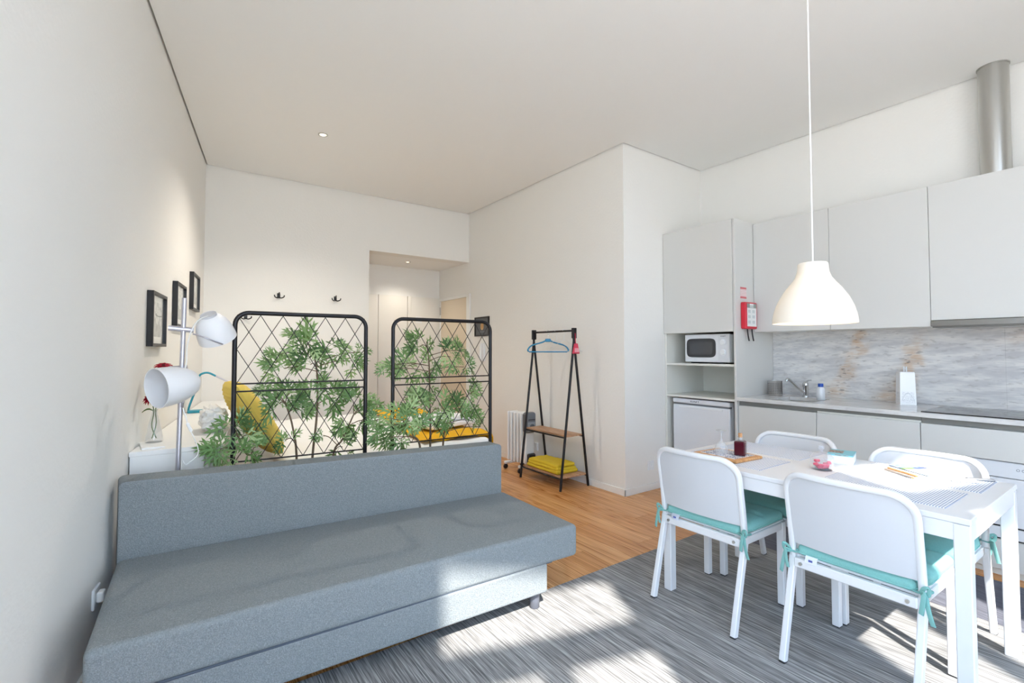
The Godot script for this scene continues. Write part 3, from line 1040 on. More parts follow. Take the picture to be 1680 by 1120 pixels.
func sofa() -> void:
	var o := thing("sofa_bed", "three-seat grey fabric sofa bed without arms, against the left wall", "sofa")
	part("backrest", slab_quad([Vector2(-0.205, -2.925), Vector2(1.775, -2.765), Vector2(1.775, -2.63), Vector2(-0.19, -2.765)], 0.12, 0.742, 0.024, 0.0, 0.028), M.sofa, o)
	var seat := part("seat_cushion", slab_quad([Vector2(-0.192, -2.775), Vector2(1.80, -2.645), Vector2(1.785, -1.915), Vector2(-0.215, -1.985)], 0.235, 0.40, 0.024, 0.012), M.sofa, o)
	part("front_seam", G.new().tube([V(-0.19, 0.238, -1.988), V(1.62, 0.238, -1.935)], 0.005, 6), M.seam, seat)
	part("base_box", slab_quad([Vector2(-0.17, -2.75), Vector2(1.585, -2.64), Vector2(1.585, -1.925), Vector2(-0.19, -1.985)], 0.095, 0.24, 0.012), M.sofa, o)
	for p in [[1.545, -1.985], [1.545, -2.58], [-0.12, -2.05], [-0.10, -2.69]]:
		var g := G.new()
		g.m = Transform3D(Basis(), V(p[0], 0.007 if p[1] > -2.09 and p[0] > 0.1 else 0.0, p[1]))
		g.lathe([Vector2(0, 0), Vector2(0.023, 0), Vector2(0.026, 0.003), Vector2(0.026, 0.09), Vector2(0, 0.09)], 24)
		part("leg", g, M.leg_grey, o)

const RECT := [[-1.0, -0.72], [-0.86, -1.0], [0.86, -1.0], [1.0, -0.72], [1.0, 0.72], [0.86, 1.0], [-0.86, 1.0], [-1.0, 0.72]]

func profile(a: float, b: float) -> PackedVector2Array:
	var p := PackedVector2Array()
	for q in RECT:
		p.append(Vector2(q[0] * a, q[1] * b))
	return p

func make_chair() -> Node3D:
	# faces +x; back at -x
	var o := thing("dining_chair", "", "chair")
	var hw := 0.225
	var pr := profile(0.0145, 0.0125)
	var bow := func(z: float) -> float: return -0.03 * (1.0 - (z / hw) * (z / hw))
	for s in [-1.0, 1.0]:
		part("leg", G.new().tube([V(-0.255, 0.006, s * hw), V(-0.205, 0.20, s * hw), V(-0.158, 0.38, s * hw), V(-0.15, 0.425, s * hw)], 1.0, 8, false, pr, V(0, 0, 1), false), M.lacquer, o)
		part("foot_cap", G.new().box(V(-0.27, 0, s * hw - 0.013), V(-0.241, 0.007, s * hw + 0.013), 0.002), M.dark, o)
		part("leg", G.new().box(V(0.212, 0.006, s * 0.212 - 0.017), V(0.246, 0.43, s * 0.212 + 0.017), 0.003), M.lacquer, o)
		part("foot_cap", G.new().box(V(0.214, 0, s * 0.212 - 0.015), V(0.244, 0.007, s * 0.212 + 0.015), 0.002), M.dark, o)
		part("bolt", G.new().tube([V(-0.181, 0.405, s * 0.185), V(-0.174, 0.405, s * 0.185)], 0.007, 10), M.steel, o)
		part("side_rail", G.new().box(V(-0.148, 0.392, s * 0.212 - 0.012), V(0.214, 0.428, s * 0.212 + 0.012), 0.003), M.lacquer, o)
	# back hoop: up one side, round the corner, bowed top, down the other side
	var pts := []
	pts.append(V(-0.15, 0.425, -hw))
	pts.append(V(-0.152, 0.46, -hw))
	pts.append(V(-0.165, 0.56, -hw))
	pts.append(V(-0.182, 0.66, -hw))
	var R := 0.082
	for k in 9:
		var w := PI / 2.0 * k / 8.0
		var z := -hw + R - R * cos(w)
		var y := 0.80 - R + R * sin(w)
		pts.append(V(-0.193 - 0.022 * sin(w) + bow.call(z) * smoothstep(0.0, 1.0, sin(w)), y, z))
	for k in range(1, 8):
		var z := lerpf(-hw + R, hw - R, k / 8.0)
		pts.append(V(-0.215 + bow.call(z), 0.80, z))
	var m := pts.size()
	for k in range(12, -1, -1):
		pts.append(V(pts[k].x, pts[k].y, -pts[k].z))
	var hoop := []
	for p in pts:
		hoop.append(p)
	part("back_frame", back_tube(hoop, 0.0125, 0.015), M.lacquer, o)
	# back panel, bowed
	var rows := []
	var rows2 := []
	for i in 13:
		var z := lerpf(-hw + 0.008, hw - 0.008, i / 12.0)
		var a := PackedVector3Array()
		var b := PackedVector3Array()
		var zz := absf(z)
		for j in 9:
			var top := 0.79
			if zz > hw - R:
				var dz := (zz - (hw - R))
				top = 0.79 - R + sqrt(maxf(R * R - dz * dz, 0.0)) - 0.002
			var y := lerpf(0.487, top, j / 8.0)
			var lean := lerpf(-0.156, -0.213, (y - 0.48) / 0.32)
			var x: float = lean + bow.call(z) * lerpf(0.75, 1.0, (y - 0.48) / 0.32)
			a.append(V(x + 0.005, y, z))
			b.append(V(x - 0.005, y, z))
		rows.append(a)
		rows2.append(b)
	var g := G.new()
	g.net(rows, false, false, true)
	g.net(rows2, false, false, false)
	for i in 12:
		g.quad(rows2[i][0], rows[i][0], rows[i + 1][0], rows2[i + 1][0])
	part("backrest", g, M.chair_panel, o)
	part("back_rail", G.new().box(V(-0.174, 0.385, -hw + 0.012), V(-0.148, 0.425, hw - 0.012), 0.004), M.lacquer, o)
	part("front_rail", G.new().box(V(0.218, 0.392, -0.2), V(0.242, 0.428, 0.2), 0.003), M.lacquer, o)
	part("seat", G.new().rbox(V(-0.147, 0.424, -0.214), V(0.252, 0.436, 0.214), 0.005, 2), M.lacquer, o)
	return o

func back_tube(p: Array, a: float, b: float) -> G:
	# section stays square to the path: b runs front to back, a across
	var g := G.new()
	var rows := []
	for i in p.size():
		var d: Vector3 = (p[mini(i + 1, p.size() - 1)] - p[maxi(i - 1, 0)]).normalized()
		var fwd := V(1, 0, 0)
		fwd = (fwd - d * fwd.dot(d)).normalized()
		var side := d.cross(fwd)
		var row := PackedVector3Array()
		for k in 12:
			var w := TAU * k / 12.0
			var c := signf(cos(w)) * pow(absf(cos(w)), 0.55)
			var s := signf(sin(w)) * pow(absf(sin(w)), 0.55)
			row.append(p[i] + fwd * (c * b) + side * (s * a))
		rows.append(row)
	g.net(rows, false, true, true)
	return g

func make_cushion() -> Node3D:
	var o := thing("seat_cushion", "", "cushion")
	var tuft := func(x: float, z: float) -> float:
		var d := 0.0
		for a in [-0.068, 0.062]:
			for b in [-0.07, 0.07]:
				var q := Vector2(x - a, z - b).length()
				d += 0.022 * exp(-q * q / 0.0014)
		for a in [-0.068, 0.062]:
			d += 0.017 * exp(-pow((x - a) / 0.015, 2.0))
		for b in [-0.07, 0.07]:
			d += 0.003 * exp(-pow((z - b) / 0.014, 2.0))
		return d
	var f := func(p: Vector3) -> Vector3:
		var x := p.x
		var z := p.z
		var e: float = minf(minf(x + 0.165, 0.238 - x), 0.205 - absf(z))
		var edge := clampf(e / 0.07, 0.0, 1.0)
		var y := p.y
		if y > 0.022:
			y = 0.022 + (y - 0.022) * (0.45 + 0.75 * sqrt(edge)) - tuft.call(x, z) * edge
		return V(x, y, z * lerpf(1.0, 1.085, smoothstep(-0.13, -0.05, x)))
	part("pad", G.new().rbox(V(-0.165, 0, -0.205), V(0.238, 0.054, 0.205), 0.02, 4, f, 34), M.cushion, o)
	part("piping", G.new().tube([V(-0.155, 0.012, -0.203), V(-0.05, 0.012, -0.222), V(0.23, 0.012, -0.22), V(0.238, 0.012, -0.21), V(0.238, 0.012, 0.21), V(0.23, 0.012, 0.22), V(-0.05, 0.012, 0.222), V(-0.155, 0.012, 0.203), V(-0.165, 0.012, 0.19), V(-0.165, 0.012, -0.19)], 0.0035, 6, true), M.tie, o)
	for s in [-1.0, 1.0]:
		var hw: float = s * 0.225
		var g := G.new()
		var flat := PackedVector2Array([Vector2(-1, -0.3), Vector2(1, -0.3), Vector2(1, 0.3), Vector2(-1, 0.3)])
		g.tube(curve([V(-0.155, 0.012, s * 0.195), V(-0.15, 0.016, s * 0.208), V(-0.133, 0.016, hw + s * 0.017), V(-0.155, 0.016, hw + s * 0.019), V(-0.173, 0.014, hw + s * 0.004), V(-0.170, 0.012, hw - s * 0.014), V(-0.16, 0.012, s * 0.195)], 5), 0.0065, 8, false, flat, Vector3.UP)
		part("tie_loop", g, M.tie, o)
		g = G.new()
		g.tube(curve([V(-0.173, 0.014, hw), V(-0.185, 0.01, hw + s * 0.015), V(-0.19, -0.02, hw + s * 0.022), V(-0.19, -0.06, hw + s * 0.03), V(-0.186, -0.085, hw + s * 0.036)], 5), 0.0075, 8, false, flat, V(1, 0, 0.3))
		g.tube(curve([V(-0.173, 0.014, hw), V(-0.188, 0.02, hw + s * 0.012), V(-0.195, 0.0, hw + s * 0.012), V(-0.196, -0.03, hw + s * 0.008), V(-0.193, -0.055, hw + s * 0.004)], 5), 0.0075, 8, false, flat, V(1, 0, 0.3))
		g.tube(curve([V(-0.172, 0.014, hw), V(-0.18, 0.035, hw + s * 0.01), V(-0.185, 0.04, hw + s * 0.025), V(-0.182, 0.015, hw + s * 0.022), V(-0.174, 0.012, hw)], 5), 0.0065, 8, false, flat, V(1, 0, 0.3))
		part("tie_bow", g, M.tie, o)
	var g2 := G.new()
	var tabp := []
	for k in 5:
		var u := k / 4.0
		tabp.append(PackedVector3Array([V(-0.166 - 0.018 * u, 0.012 - 0.028 * u * u, -0.165), V(-0.166 - 0.018 * u, 0.012 - 0.028 * u * u, -0.118)]))
	g2.net(tabp, false, false, true)
	g2.net(tabp, false, false, false)
	var tg := part("care_label", g2, hexm("e9ebf4", 0.7), o)
	part("label_print", G.new().box(V(-0.1832, -0.008, -0.150), V(-0.1805, 0.0, -0.135)), hexm("5a66a8", 0.7), tg)
	return o

func table_and_chairs() -> void:
	var x0 := 2.255
	var x1 := 3.025
	var z0 := -1.725
	var z1 := -0.448
	var o := thing("dining_table", "white rectangular dining table with square legs", "table", V((x0 + x1) / 2.0, 0, (z0 + z1) / 2.0))
	var hx := (x1 - x0) / 2.0
	var hz := (z1 - z0) / 2.0
	part("table_top", G.new().box(V(-hx, 0.723, -hz), V(hx, 0.745, hz), 0.003), M.lacquer, o)
	part("apron", G.new().box(V(-hx + 0.004, 0.662, -hz + 0.046), V(-hx + 0.022, 0.723, hz - 0.046), 0.002), M.lacquer, o)
	part("apron", G.new().box(V(hx - 0.022, 0.662, -hz + 0.046), V(hx - 0.004, 0.723, hz - 0.046), 0.002), M.lacquer, o)
	part("apron", G.new().box(V(-hx + 0.046, 0.662, -hz + 0.004), V(hx - 0.046, 0.723, -hz + 0.022), 0.002), M.lacquer, o)
	part("apron", G.new().box(V(-hx + 0.046, 0.662, hz - 0.022), V(hx - 0.046, 0.723, hz - 0.004), 0.002), M.lacquer, o)
	for sx in [-1, 1]:
		for sz in [-1, 1]:
			var c := V(sx * (hx - 0.0255), 0, sz * (hz - 0.0255))
			part("leg", G.new().box(c + V(-0.0235, 0.007, -0.0235), c + V(0.0235, 0.721, 0.0235), 0.003), M.lacquer, o)
	var ch := make_chair()
	var spots := [
		[V(2.385, 0.007, -1.468), 0.0, "white chair nearest the clothes rack, its back turned to the sofa", "teal tufted cushion tied to the white chair nearest the clothes rack"],
		[V(2.392, 0.007, -0.80), -0.02, "white chair closest to the viewer, back turned, at the window end", "teal tufted cushion tied to the white chair closest to the viewer"],
		[V(2.905, 0.007, -1.405), PI, "white chair across the table with its back to the sink", "teal tufted cushion on the chair with its back to the sink"],
		[V(2.905, 0.007, -0.785), PI, "sunlit white chair across the table with its back to the hob", "teal tufted cushion on the sunlit chair with its back to the hob"]]
	ch.set_meta("group", "white chairs round the dining table")
	var cu := make_cushion()
	cu.set_meta("group", "teal seat cushions")
	for i in 4:
		var s: Array = spots[i]
		var cpos: Vector3 = s[0] + V(0, 0.4365, 0)
		if i == 0:
			ch.position = s[0]; ch.rotation.y = s[1]; ch.set_meta("label", s[2])
			cu.position = cpos; cu.rotation.y = s[1]; cu.set_meta("label", s[3])
		else:
			dup(ch, "dining_chair", s[0], s[1], s[2])
			dup(cu, "seat_cushion", cpos, s[1], s[3])

func table_things() -> void:
	var Y := 0.745
	var mats := [[2.345, 2.655, -1.675, -1.222, "white and blue woven placemat under the small wooden tray"], [2.725, 3.01, -1.66, -1.21, "white and blue woven placemat in front of the chair by the sink"],
		[2.345, 2.655, -0.985, -0.535, "white and blue woven placemat before the chair closest to the viewer"], [2.715, 3.005, -0.96, -0.505, "sunlit white and blue woven placemat under the leaflets"]]
	var holes := []
	for e in mats:
		var g := G.new()
		g.box(V(e[0], Y, e[2]), V(e[1], Y + 0.002, e[3]))
		for k in g.t.size():
			var q: Vector3 = g.v[k]
			g.t[k] = Vector2((q.x - e[0]) / 0.31, (q.z - e[2]) / 0.45)
		var o := MeshInstance3D.new()
		o.mesh = g.mesh()
		o.material_override = M.placemat
		o.name = numbered("placemat")
		add_child(o)
		tag(o, e[4], "placemat", "woven placemats")
	# tray with a printed tile
	var o := thing("serving_board", "small wooden board with a blue patterned tile on the placemat", "board", V(2.498, Y + 0.002, -1.482), -0.08)
	var g := G.new()
	g.rbox(V(-0.115, 0, -0.135), V(0.115, 0.016, 0.135), 0.007, 3)
	for k in g.t.size():
		var q: Vector3 = g.v[k]
		g.t[k] = Vector2(q.x * 3.0, q.z * 3.0)
	part("wood", g, M.board_wood, o)
	g = G.new()
	g.box(V(-0.088, 0.0155, -0.105), V(0.088, 0.0172, 0.105), 0.0005)
	for k in g.t.size():
		var q: Vector3 = g.v[k]
		g.t[k] = Vector2(q.x / 0.176 + 0.5, q.z / 0.176 + 0.5)
	part("tile", g, M.tile_print, o)
	# upturned stem glass
	o = thing("stem_glass", "small upturned stemmed glass standing on the wooden board", "glass", V(2.475, Y + 0.0195, -1.50))
	part("bowl", G.new().lathe([Vector2(0.030, 0.0), Vector2(0.033, 0.02), Vector2(0.031, 0.04), Vector2(0.020, 0.058), Vector2(0.007, 0.068), Vector2(0.0045, 0.075)], 24), M.glass, o)
	part("stem", G.new().lathe([Vector2(0.0045, 0.075), Vector2(0.0035, 0.10), Vector2(0.006, 0.118), Vector2(0.010, 0.121)], 12), M.glass, o)
	part("foot", G.new().lathe([Vector2(0.0, 0.119), Vector2(0.010, 0.121), Vector2(0.028, 0.126), Vector2(0.0285, 0.1275), Vector2(0.0, 0.1265)], 24), M.glass, o)
	# bottle
	o = thing("liqueur_bottle", "small square bottle of dark red drink with cork on the board", "bottle", V(2.515, Y + 0.0195, -1.415), 0.35)
	g = G.new()
	g.rbox(V(-0.028, 0, -0.028), V(0.028, 0.078, 0.028), 0.008, 3)
	part("body", g, M.wine, o)
	part("neck", G.new().lathe([Vector2(0.026, 0.074), Vector2(0.012, 0.083), Vector2(0.011, 0.096), Vector2(0.0135, 0.097), Vector2(0.0135, 0.101), Vector2(0, 0.101)], 20), M.glass, o)
	part("cork", G.new().lathe([Vector2(0.0095, 0.095), Vector2(0.0105, 0.118), Vector2(0, 0.118)], 16), M.cork, o)
	# candy jar
	o = thing("candy_jar", "lidded clear glass jar with pink sweets in the table centre", "jar", V(2.622, Y, -1.06))
	var ribs := []
	for j in 2:
		var rr := []
		for p in ([[0.045, 0.002], [0.047, 0.01], [0.046, 0.05], [0.047, 0.056]] if j == 0 else [[0.050, 0.056], [0.049, 0.063], [0.038, 0.075], [0.02, 0.084], [0.008, 0.088]]):
			var row := PackedVector3Array()
			for s in 60:
				var w := TAU * s / 60.0
				var r: float = p[0] * (1.0 + (0.018 if s % 2 == 0 else -0.018))
				row.append(V(cos(w) * r, p[1], sin(w) * r))
			rr.append(row)
		ribs.append(rr)
	part("bowl", G.new().net(ribs[0], false, true, false).lathe([Vector2(0, 0.0), Vector2(0.044, 0.0)], 30), M.jar, o)
	var lid := part("lid", G.new().net(ribs[1], false, true, false), M.jar, o)
	part("lid_knob", G.new().lathe([Vector2(0.008, 0.087), Vector2(0.005, 0.094), Vector2(0.012, 0.101), Vector2(0.014, 0.108), Vector2(0.010, 0.117), Vector2(0, 0.120)], 20), M.jar, lid)
	for k in 12:
		var sw := thing("sweet", "one of the pink wrapped sweets heaped inside the glass jar", "sweet", V(2.622, Y + 0.008, -1.06) + V(cos(k * 2.4) * 0.012 * sqrt(k * 0.6), 0.004 + (0.012 if k > 5 else 0.0) + (0.012 if k > 9 else 0.0), sin(k * 2.4) * 0.012 * sqrt(k * 0.6)), k * 0.9, "pink sweets in the jar")
		part("candy", G.new().rbox(V(-0.013, -0.006, -0.009), V(0.013, 0.007, 0.009), 0.005, 2), M.candy, sw)
	# box of cards behind the jar
	o = thing("card_box", "pale blue box with a picture on its lid beside the sweet jar", "box", V(2.885, Y, -1.07), 0.25)
	g = G.new()
	g.box(V(-0.075, 0, -0.055), V(0.075, 0.042, 0.055), 0.002)
	part("box_body", g, hexm("eef4f6", 0.5), o)
	g = G.new()
	g.box(V(-0.077, 0.042, -0.057), V(0.077, 0.049, 0.057), 0.001)
	part("lid", g, M.notebook, o)
	# leaflets
	var lf := [[2.955, -0.765, 0.13, 0.22, -0.53, 0.0023, 0, "printed leaflet with a blue photo on top of the papers"], [2.895, -0.775, 0.21, 0.297, -0.5, 0.0022, 1, "large white sheet lying under the blue leaflet on the table"], [2.93, -0.62, 0.10, 0.15, -1.0, 0.0028, 1, "narrow white folded card at the window end of the papers"]]
	var hgt := Y + 0.002
	for i in [1, 2, 0]:
		var e: Array = lf[i]
		o = thing("leaflet", e[7], "leaflet", V(e[0], hgt, e[1]), e[4], "papers on the table")
		g = G.new()
		g.box(V(-e[2] / 2.0, 0, -e[3] / 2.0), V(e[2] / 2.0, e[5], e[3] / 2.0))
		for k in g.t.size():
			var q: Vector3 = g.v[k]
			g.t[k] = Vector2(q.x / e[2] + 0.5, q.z / e[3] + 0.5)
		part("sheet", g, M.brochure if i == 0 else hexm("f3f1ee", 0.6), o)
		hgt += 0.003
	for e in [[V(2.835, Y + 0.0095, -0.80), -0.60, "b88556", "thin wooden coloured pencil lying along the papers"], [V(2.790, Y + 0.009, -0.80), -0.62, "9a8f86", "thin grey pencil lying nearest the viewer beside the papers"]]:
		o = thing("pencil", e[3], "pencil", e[0], e[1], "pencils by the papers")
		part("shaft", G.new().tube([V(0, 0, -0.085), V(0, 0, 0.075)], 0.0045, 6), hexm(e[2], 0.5), o)
		part("point", G.new().tube([V(0, 0, 0.075), V(0, 0, 0.092)], [0.0045, 0.0006], 6), M.board_wood, o)
	o = thing("spectacles_case", "small slim grey case near the sunlit table corner", "case", V(2.965, Y + 0.0025, -0.555), 0.55)
	part("shell", G.new().rbox(V(-0.011, 0, -0.05), V(0.011, 0.010, 0.05), 0.0045, 3), M.grey_plastic, o)

func crumple(size: Vector3, seed_: int, amp: float, freq: float) -> G:
	var n := noise(freq, seed_, 3)
	return G.new().rbox(-size / 2.0 + V(0, size.y / 2.0, 0), size / 2.0 + V(0, size.y / 2.0, 0), minf(size.x, minf(size.y, size.z)) * 0.42, 5, func(p: Vector3) -> Vector3:
		var k := absf(n.get_noise_3d(p.x * 100.0, p.y * 100.0, p.z * 100.0)) * amp * 2.0 - amp * 0.5
		var c := V(p.x, p.y - size.y / 2.0, p.z)
		var q := p + c.normalized() * k
		return V(q.x, maxf(q.y, 0.001), q.z), 14)

func bedroom() -> void:
	# storage bench along the left wall
	var o := thing("storage_headboard", "long low white cabinet along the left wall behind the sofa", "cabinet")
	var wz := func(z: float) -> float: return WO.x + (z - WO.z) / WD.z * WD.x
	var poly := PackedVector2Array([Vector2(wz.call(-3.13) + 0.004, -3.13), Vector2(0.232, -3.13), Vector2(0.60, ZB + 0.004), Vector2(wz.call(ZB) + 0.006, ZB + 0.004)])
	var body := PackedVector2Array([Vector2(wz.call(-3.15) + 0.006, -3.15), Vector2(0.222, -3.15), Vector2(0.59, ZB + 0.006), Vector2(wz.call(ZB) + 0.008, ZB + 0.006)])
	part("body", G.new().prism(body, 0.0, 0.785), M.bench, o)
	part("top_board", G.new().prism(poly, 0.787, 0.81), M.bench, o)
	part("end_panel", G.new().box(V(wz.call(-3.14) + 0.006, 0.0, -3.15), V(0.146, 0.786, -3.134), 0.001), M.bench, o)
	part("filler_panel", G.new().box(V(0.149, 0.0, -3.15), V(0.222, 0.786, -3.138), 0.001), M.cab, o)
	# bed
	o = thing("bed", "double bed with white bedding behind the two plant screens", "bed", V(0, 0, 0))
	part("base", G.new().box(V(0.62, 0.08, -5.28), V(2.2, 0.3, -3.47), 0.01), M.white, o)
	for p in [[0.68, -5.2], [2.14, -5.2], [0.68, -3.55], [2.14, -3.55]]:
		part("leg", G.new().lathe([Vector2(0, 0), Vector2(0.025, 0), Vector2(0.03, 0.08), Vector2(0, 0.08)], 12), M.white, o, Transform3D(Basis(), V(p[0], 0, p[1])))
	part("mattress", G.new().rbox(V(0.62, 0.3, -5.28), V(2.2, 0.52, -3.47), 0.05, 4), M.linen, o)
	var n := noise(0.02, 77, 3)
	part("duvet", G.new().rbox(V(0.62, 0.30, -5.32), V(2.225, 0.59, -3.43), 0.06, 4, func(p: Vector3) -> Vector3:
		return p + V(0, 0.018 * n.get_noise_2d(p.x * 100.0, p.z * 100.0) * clampf((p.y - 0.4) * 6.0, 0.0, 1.0) + 0.05 * clampf((p.y - 0.5) * 10.0, 0, 1) * smoothstep(-4.2, -5.1, p.z), 0), 24), M.linen, o)
	# throw
	o = thing("bed_throw", "mustard yellow blanket spread over the foot of the bed", "blanket")
	var rows := []
	for i in 41:
		var a := PackedVector3Array()
		for j in 41:
			var u := i / 40.0
			var w := j / 40.0
			var x := lerpf(1.62 + 0.2 * w, 2.26, minf(u * 1.25, 1.0))
			var y := 0.604 + 0.022 * n.get_noise_2d(x * 160.0, w * 300.0) + 0.018
			if u > 0.8:
				y -= (u - 0.8) / 0.2 * 0.25
				x += 0.015
			var z := lerpf(-3.50, -5.36, w)
			y += 0.05 * smoothstep(-4.2, -5.1, z) * clampf((y - 0.5) * 10.0, 0, 1)
			if w > 0.97:
				y -= (w - 0.97) / 0.03 * 0.12
			a.append(V(x, y, z))
		rows.append(a)
	var lower := []
	for r in rows:
		var b := PackedVector3Array()
		for p in r:
			b.append(p + V(-0.004, -0.012, 0.0))
		lower.append(b)
	var g := G.new()
	g.net(rows, false, false, true)
	g.net(lower, false, false, false)
	for j in 40:
		g.quad(rows[0][j], rows[0][j + 1], lower[0][j + 1], lower[0][j])
		g.quad(lower[j][0], lower[j + 1][0], rows[j + 1][0], rows[j][0])
	part("cloth", g, M.throw_, o)
	# towels
	for e in [[0.645, 0.54, 0.46, 0.30, "folded white towel underneath on the yellow blanket", 0.045], [0.692, 0.46, 0.38, 0.34, "smaller folded white towel on top of the other towel", 0.04]]:
		o = thing("folded_towel", e[4], "towel", V(2.02, e[0], -4.05), e[3], "towels on the bed")
		var s: Array = e
		part("towel_fold", G.new().rbox(V(-s[1] / 2.0, 0, -s[2] / 2.0), V(s[1] / 2.0, s[5], s[2] / 2.0), 0.018, 3), M.towel, o)
	# pillow leaning on the headboard: its lower edge on the bed
	o = thing("ribbed_pillow", "mustard yellow ribbed pillow leaning on the white cabinet", "pillow", V(0.46, 0.865, -3.82), 0.06)
	var tilt := Transform3D(Basis(Vector3.BACK, deg_to_rad(31.0)), Vector3.ZERO)
	rows = []
	var rows2 := []
	for i in 31:
		var a := PackedVector3Array()
		var b := PackedVector3Array()
		for j in 61:
			var y := lerpf(-0.29, 0.29, j / 60.0)
			var z := lerpf(-0.28, 0.28, i / 30.0)
			var e := (1.0 - pow(absf(y) / 0.29, 3.0)) * (1.0 - pow(absf(z) / 0.28, 3.0))
			var th := 0.088 * sqrt(maxf(e, 0.0)) + 0.004 * sin(y * 230.0) * minf(e * 4.0, 1.0)
			var pin := 1.0 - 0.05 * pow(absf(y) / 0.29, 2.0)
			a.append(tilt * V(th, y * (1.0 - 0.06 * pow(absf(z) / 0.28, 2.0)), z * pin))
			b.append(tilt * V(-th, y * (1.0 - 0.06 * pow(absf(z) / 0.28, 2.0)), z * pin))
		rows.append(a)
		rows2.append(b)
	g = G.new()
	g.net(rows, false, false, true)
	g.net(rows2, false, false, false)
	part("cover", g, M.rib, o)
	# crumpled white cloth on the bench
	o = thing("crumpled_cloth", "crumpled white cloth lying on the white cabinet beside the yellow pillow", "cloth", V(0.215, 0.811, -3.70))
	part("cloth", crumple(V(0.13, 0.15, 0.30), 5, 0.034, 0.13), M.linen, o)
	# vase with flowers on a white book
	o = thing("notepad", "thin white notepad under the glass vase", "notepad", V(-0.085, 0.81, -3.28), 0.1)
	part("pages", G.new().box(V(-0.055, 0, -0.13), V(0.045, 0.009, 0.10), 0.001), M.white, o)
	o = thing("flower_vase", "clear narrow-necked glass vase at the end of the white cabinet", "vase", V(-0.083, 0.819, -3.36))
	part("vessel", G.new().lathe([Vector2(0, 0.0), Vector2(0.040, 0.0), Vector2(0.042, 0.006), Vector2(0.040, 0.03), Vector2(0.026, 0.11), Vector2(0.014, 0.155), Vector2(0.012, 0.17), Vector2(0.016, 0.183)], 28), M.glass, o)
	var fl := [["crimson gerbera leaning over the vase rim, below the lamp shade", curve([V(0.01, 0.02, 0), V(-0.012, 0.09, 0.0), V(-0.004, 0.17, 0), V(-0.018, 0.25, 0.01)], 6), V(-0.5, 0.6, 0.6)], ["crimson gerbera rising behind the lower lamp shade", curve([V(-0.01, 0.02, 0), V(0.008, 0.10, 0.0), V(0.004, 0.18, 0), V(0.02, 0.30, -0.01), V(0.035, 0.425, -0.01)], 6), V(0.0, 0.9, 0.45)]]
	for e in fl:
		o = thing("gerbera", e[0], "flower", V(-0.083, 0.819, -3.36), 0.0, "flowers in the glass vase")
		var path: Array = e[1]
		part("stalk", G.new().tube(path, 0.0028, 7), hexm("5a7a3c", 0.6), o)
		var top: Vector3 = path[path.size() - 1]
		var up: Vector3 = (e[2] as Vector3).normalized()
		var sd := up.cross(V(0.3, 0.1, 0.9)).normalized()
		var bs := Basis(sd, up, sd.cross(up))
		part("flower_eye", G.new().lathe([Vector2(0.012, -0.004), Vector2(0.013, 0.003), Vector2(0, 0.007)], 14), M.flower_eye, o, Transform3D(bs, top))
		var pet := G.new()
		for sgn in [1.0, -1.0]:
			var pr := []
			for k in 5:
				var u := k / 4.0
				var w := 0.0065 * sin(PI * (0.12 + u * 0.85))
				pr.append(PackedVector3Array([V(0.008 + 0.038 * u, 0.004 - 0.010 * u * u, -w), V(0.008 + 0.038 * u, 0.003 - 0.012 * u * u, 0), V(0.008 + 0.038 * u, 0.004 - 0.010 * u * u, w)]))
			pet.net(pr, false, false, sgn > 0)
		var pm := pet.mesh()
		for k in 18:
			part("petal", pm, M.petal, o, Transform3D(bs * Basis(Vector3.UP, TAU * k / 18.0), top + bs * V(0, 0.002 * (k % 2), 0)))
		if e[0].contains("leaning"):
			var lf := G.new()
			for sgn in [1.0, -1.0]:
				var rr := []
				for k in 6:
					var u := k / 5.0
					var w := 0.014 * sin(PI * (0.08 + u * 0.9))
					rr.append(PackedVector3Array([V(-0.002 - 0.055 * u, 0.17 + 0.06 * u - 0.06 * u * u + w * 0.3, -w), V(-0.002 - 0.055 * u, 0.166 + 0.06 * u - 0.06 * u * u, 0), V(-0.002 - 0.055 * u, 0.17 + 0.06 * u - 0.06 * u * u + w * 0.3, w)]))
				lf.net(rr, false, false, sgn > 0)
			part("leaf", lf, M.leaves[0], o)
	# teal desk lamp
	o = thing("teal_desk_lamp", "teal desk lamp with thin bent arm on the white cabinet", "lamp", V(0.175, 0.81, -4.83))
	part("base", G.new().rbox(V(-0.078, 0, -0.05), V(0.085, 0.022, 0.05), 0.009, 3), M.teal_lamp, o)
	part("arm", G.new().tube(curve([V(-0.07, 0.012, 0), V(-0.062, 0.06, 0), V(-0.02, 0.20, 0), V(0.0, 0.30, 0), V(0.03, 0.328, 0), V(0.07, 0.33, 0), V(0.12, 0.303, 0)], 8), 0.0085, 10), M.teal_lamp, o)
	part("light_bar", G.new().tube([V(0.118, 0.304, 0), V(0.218, 0.247, 0)], 0.007, 10), M.satin, o)

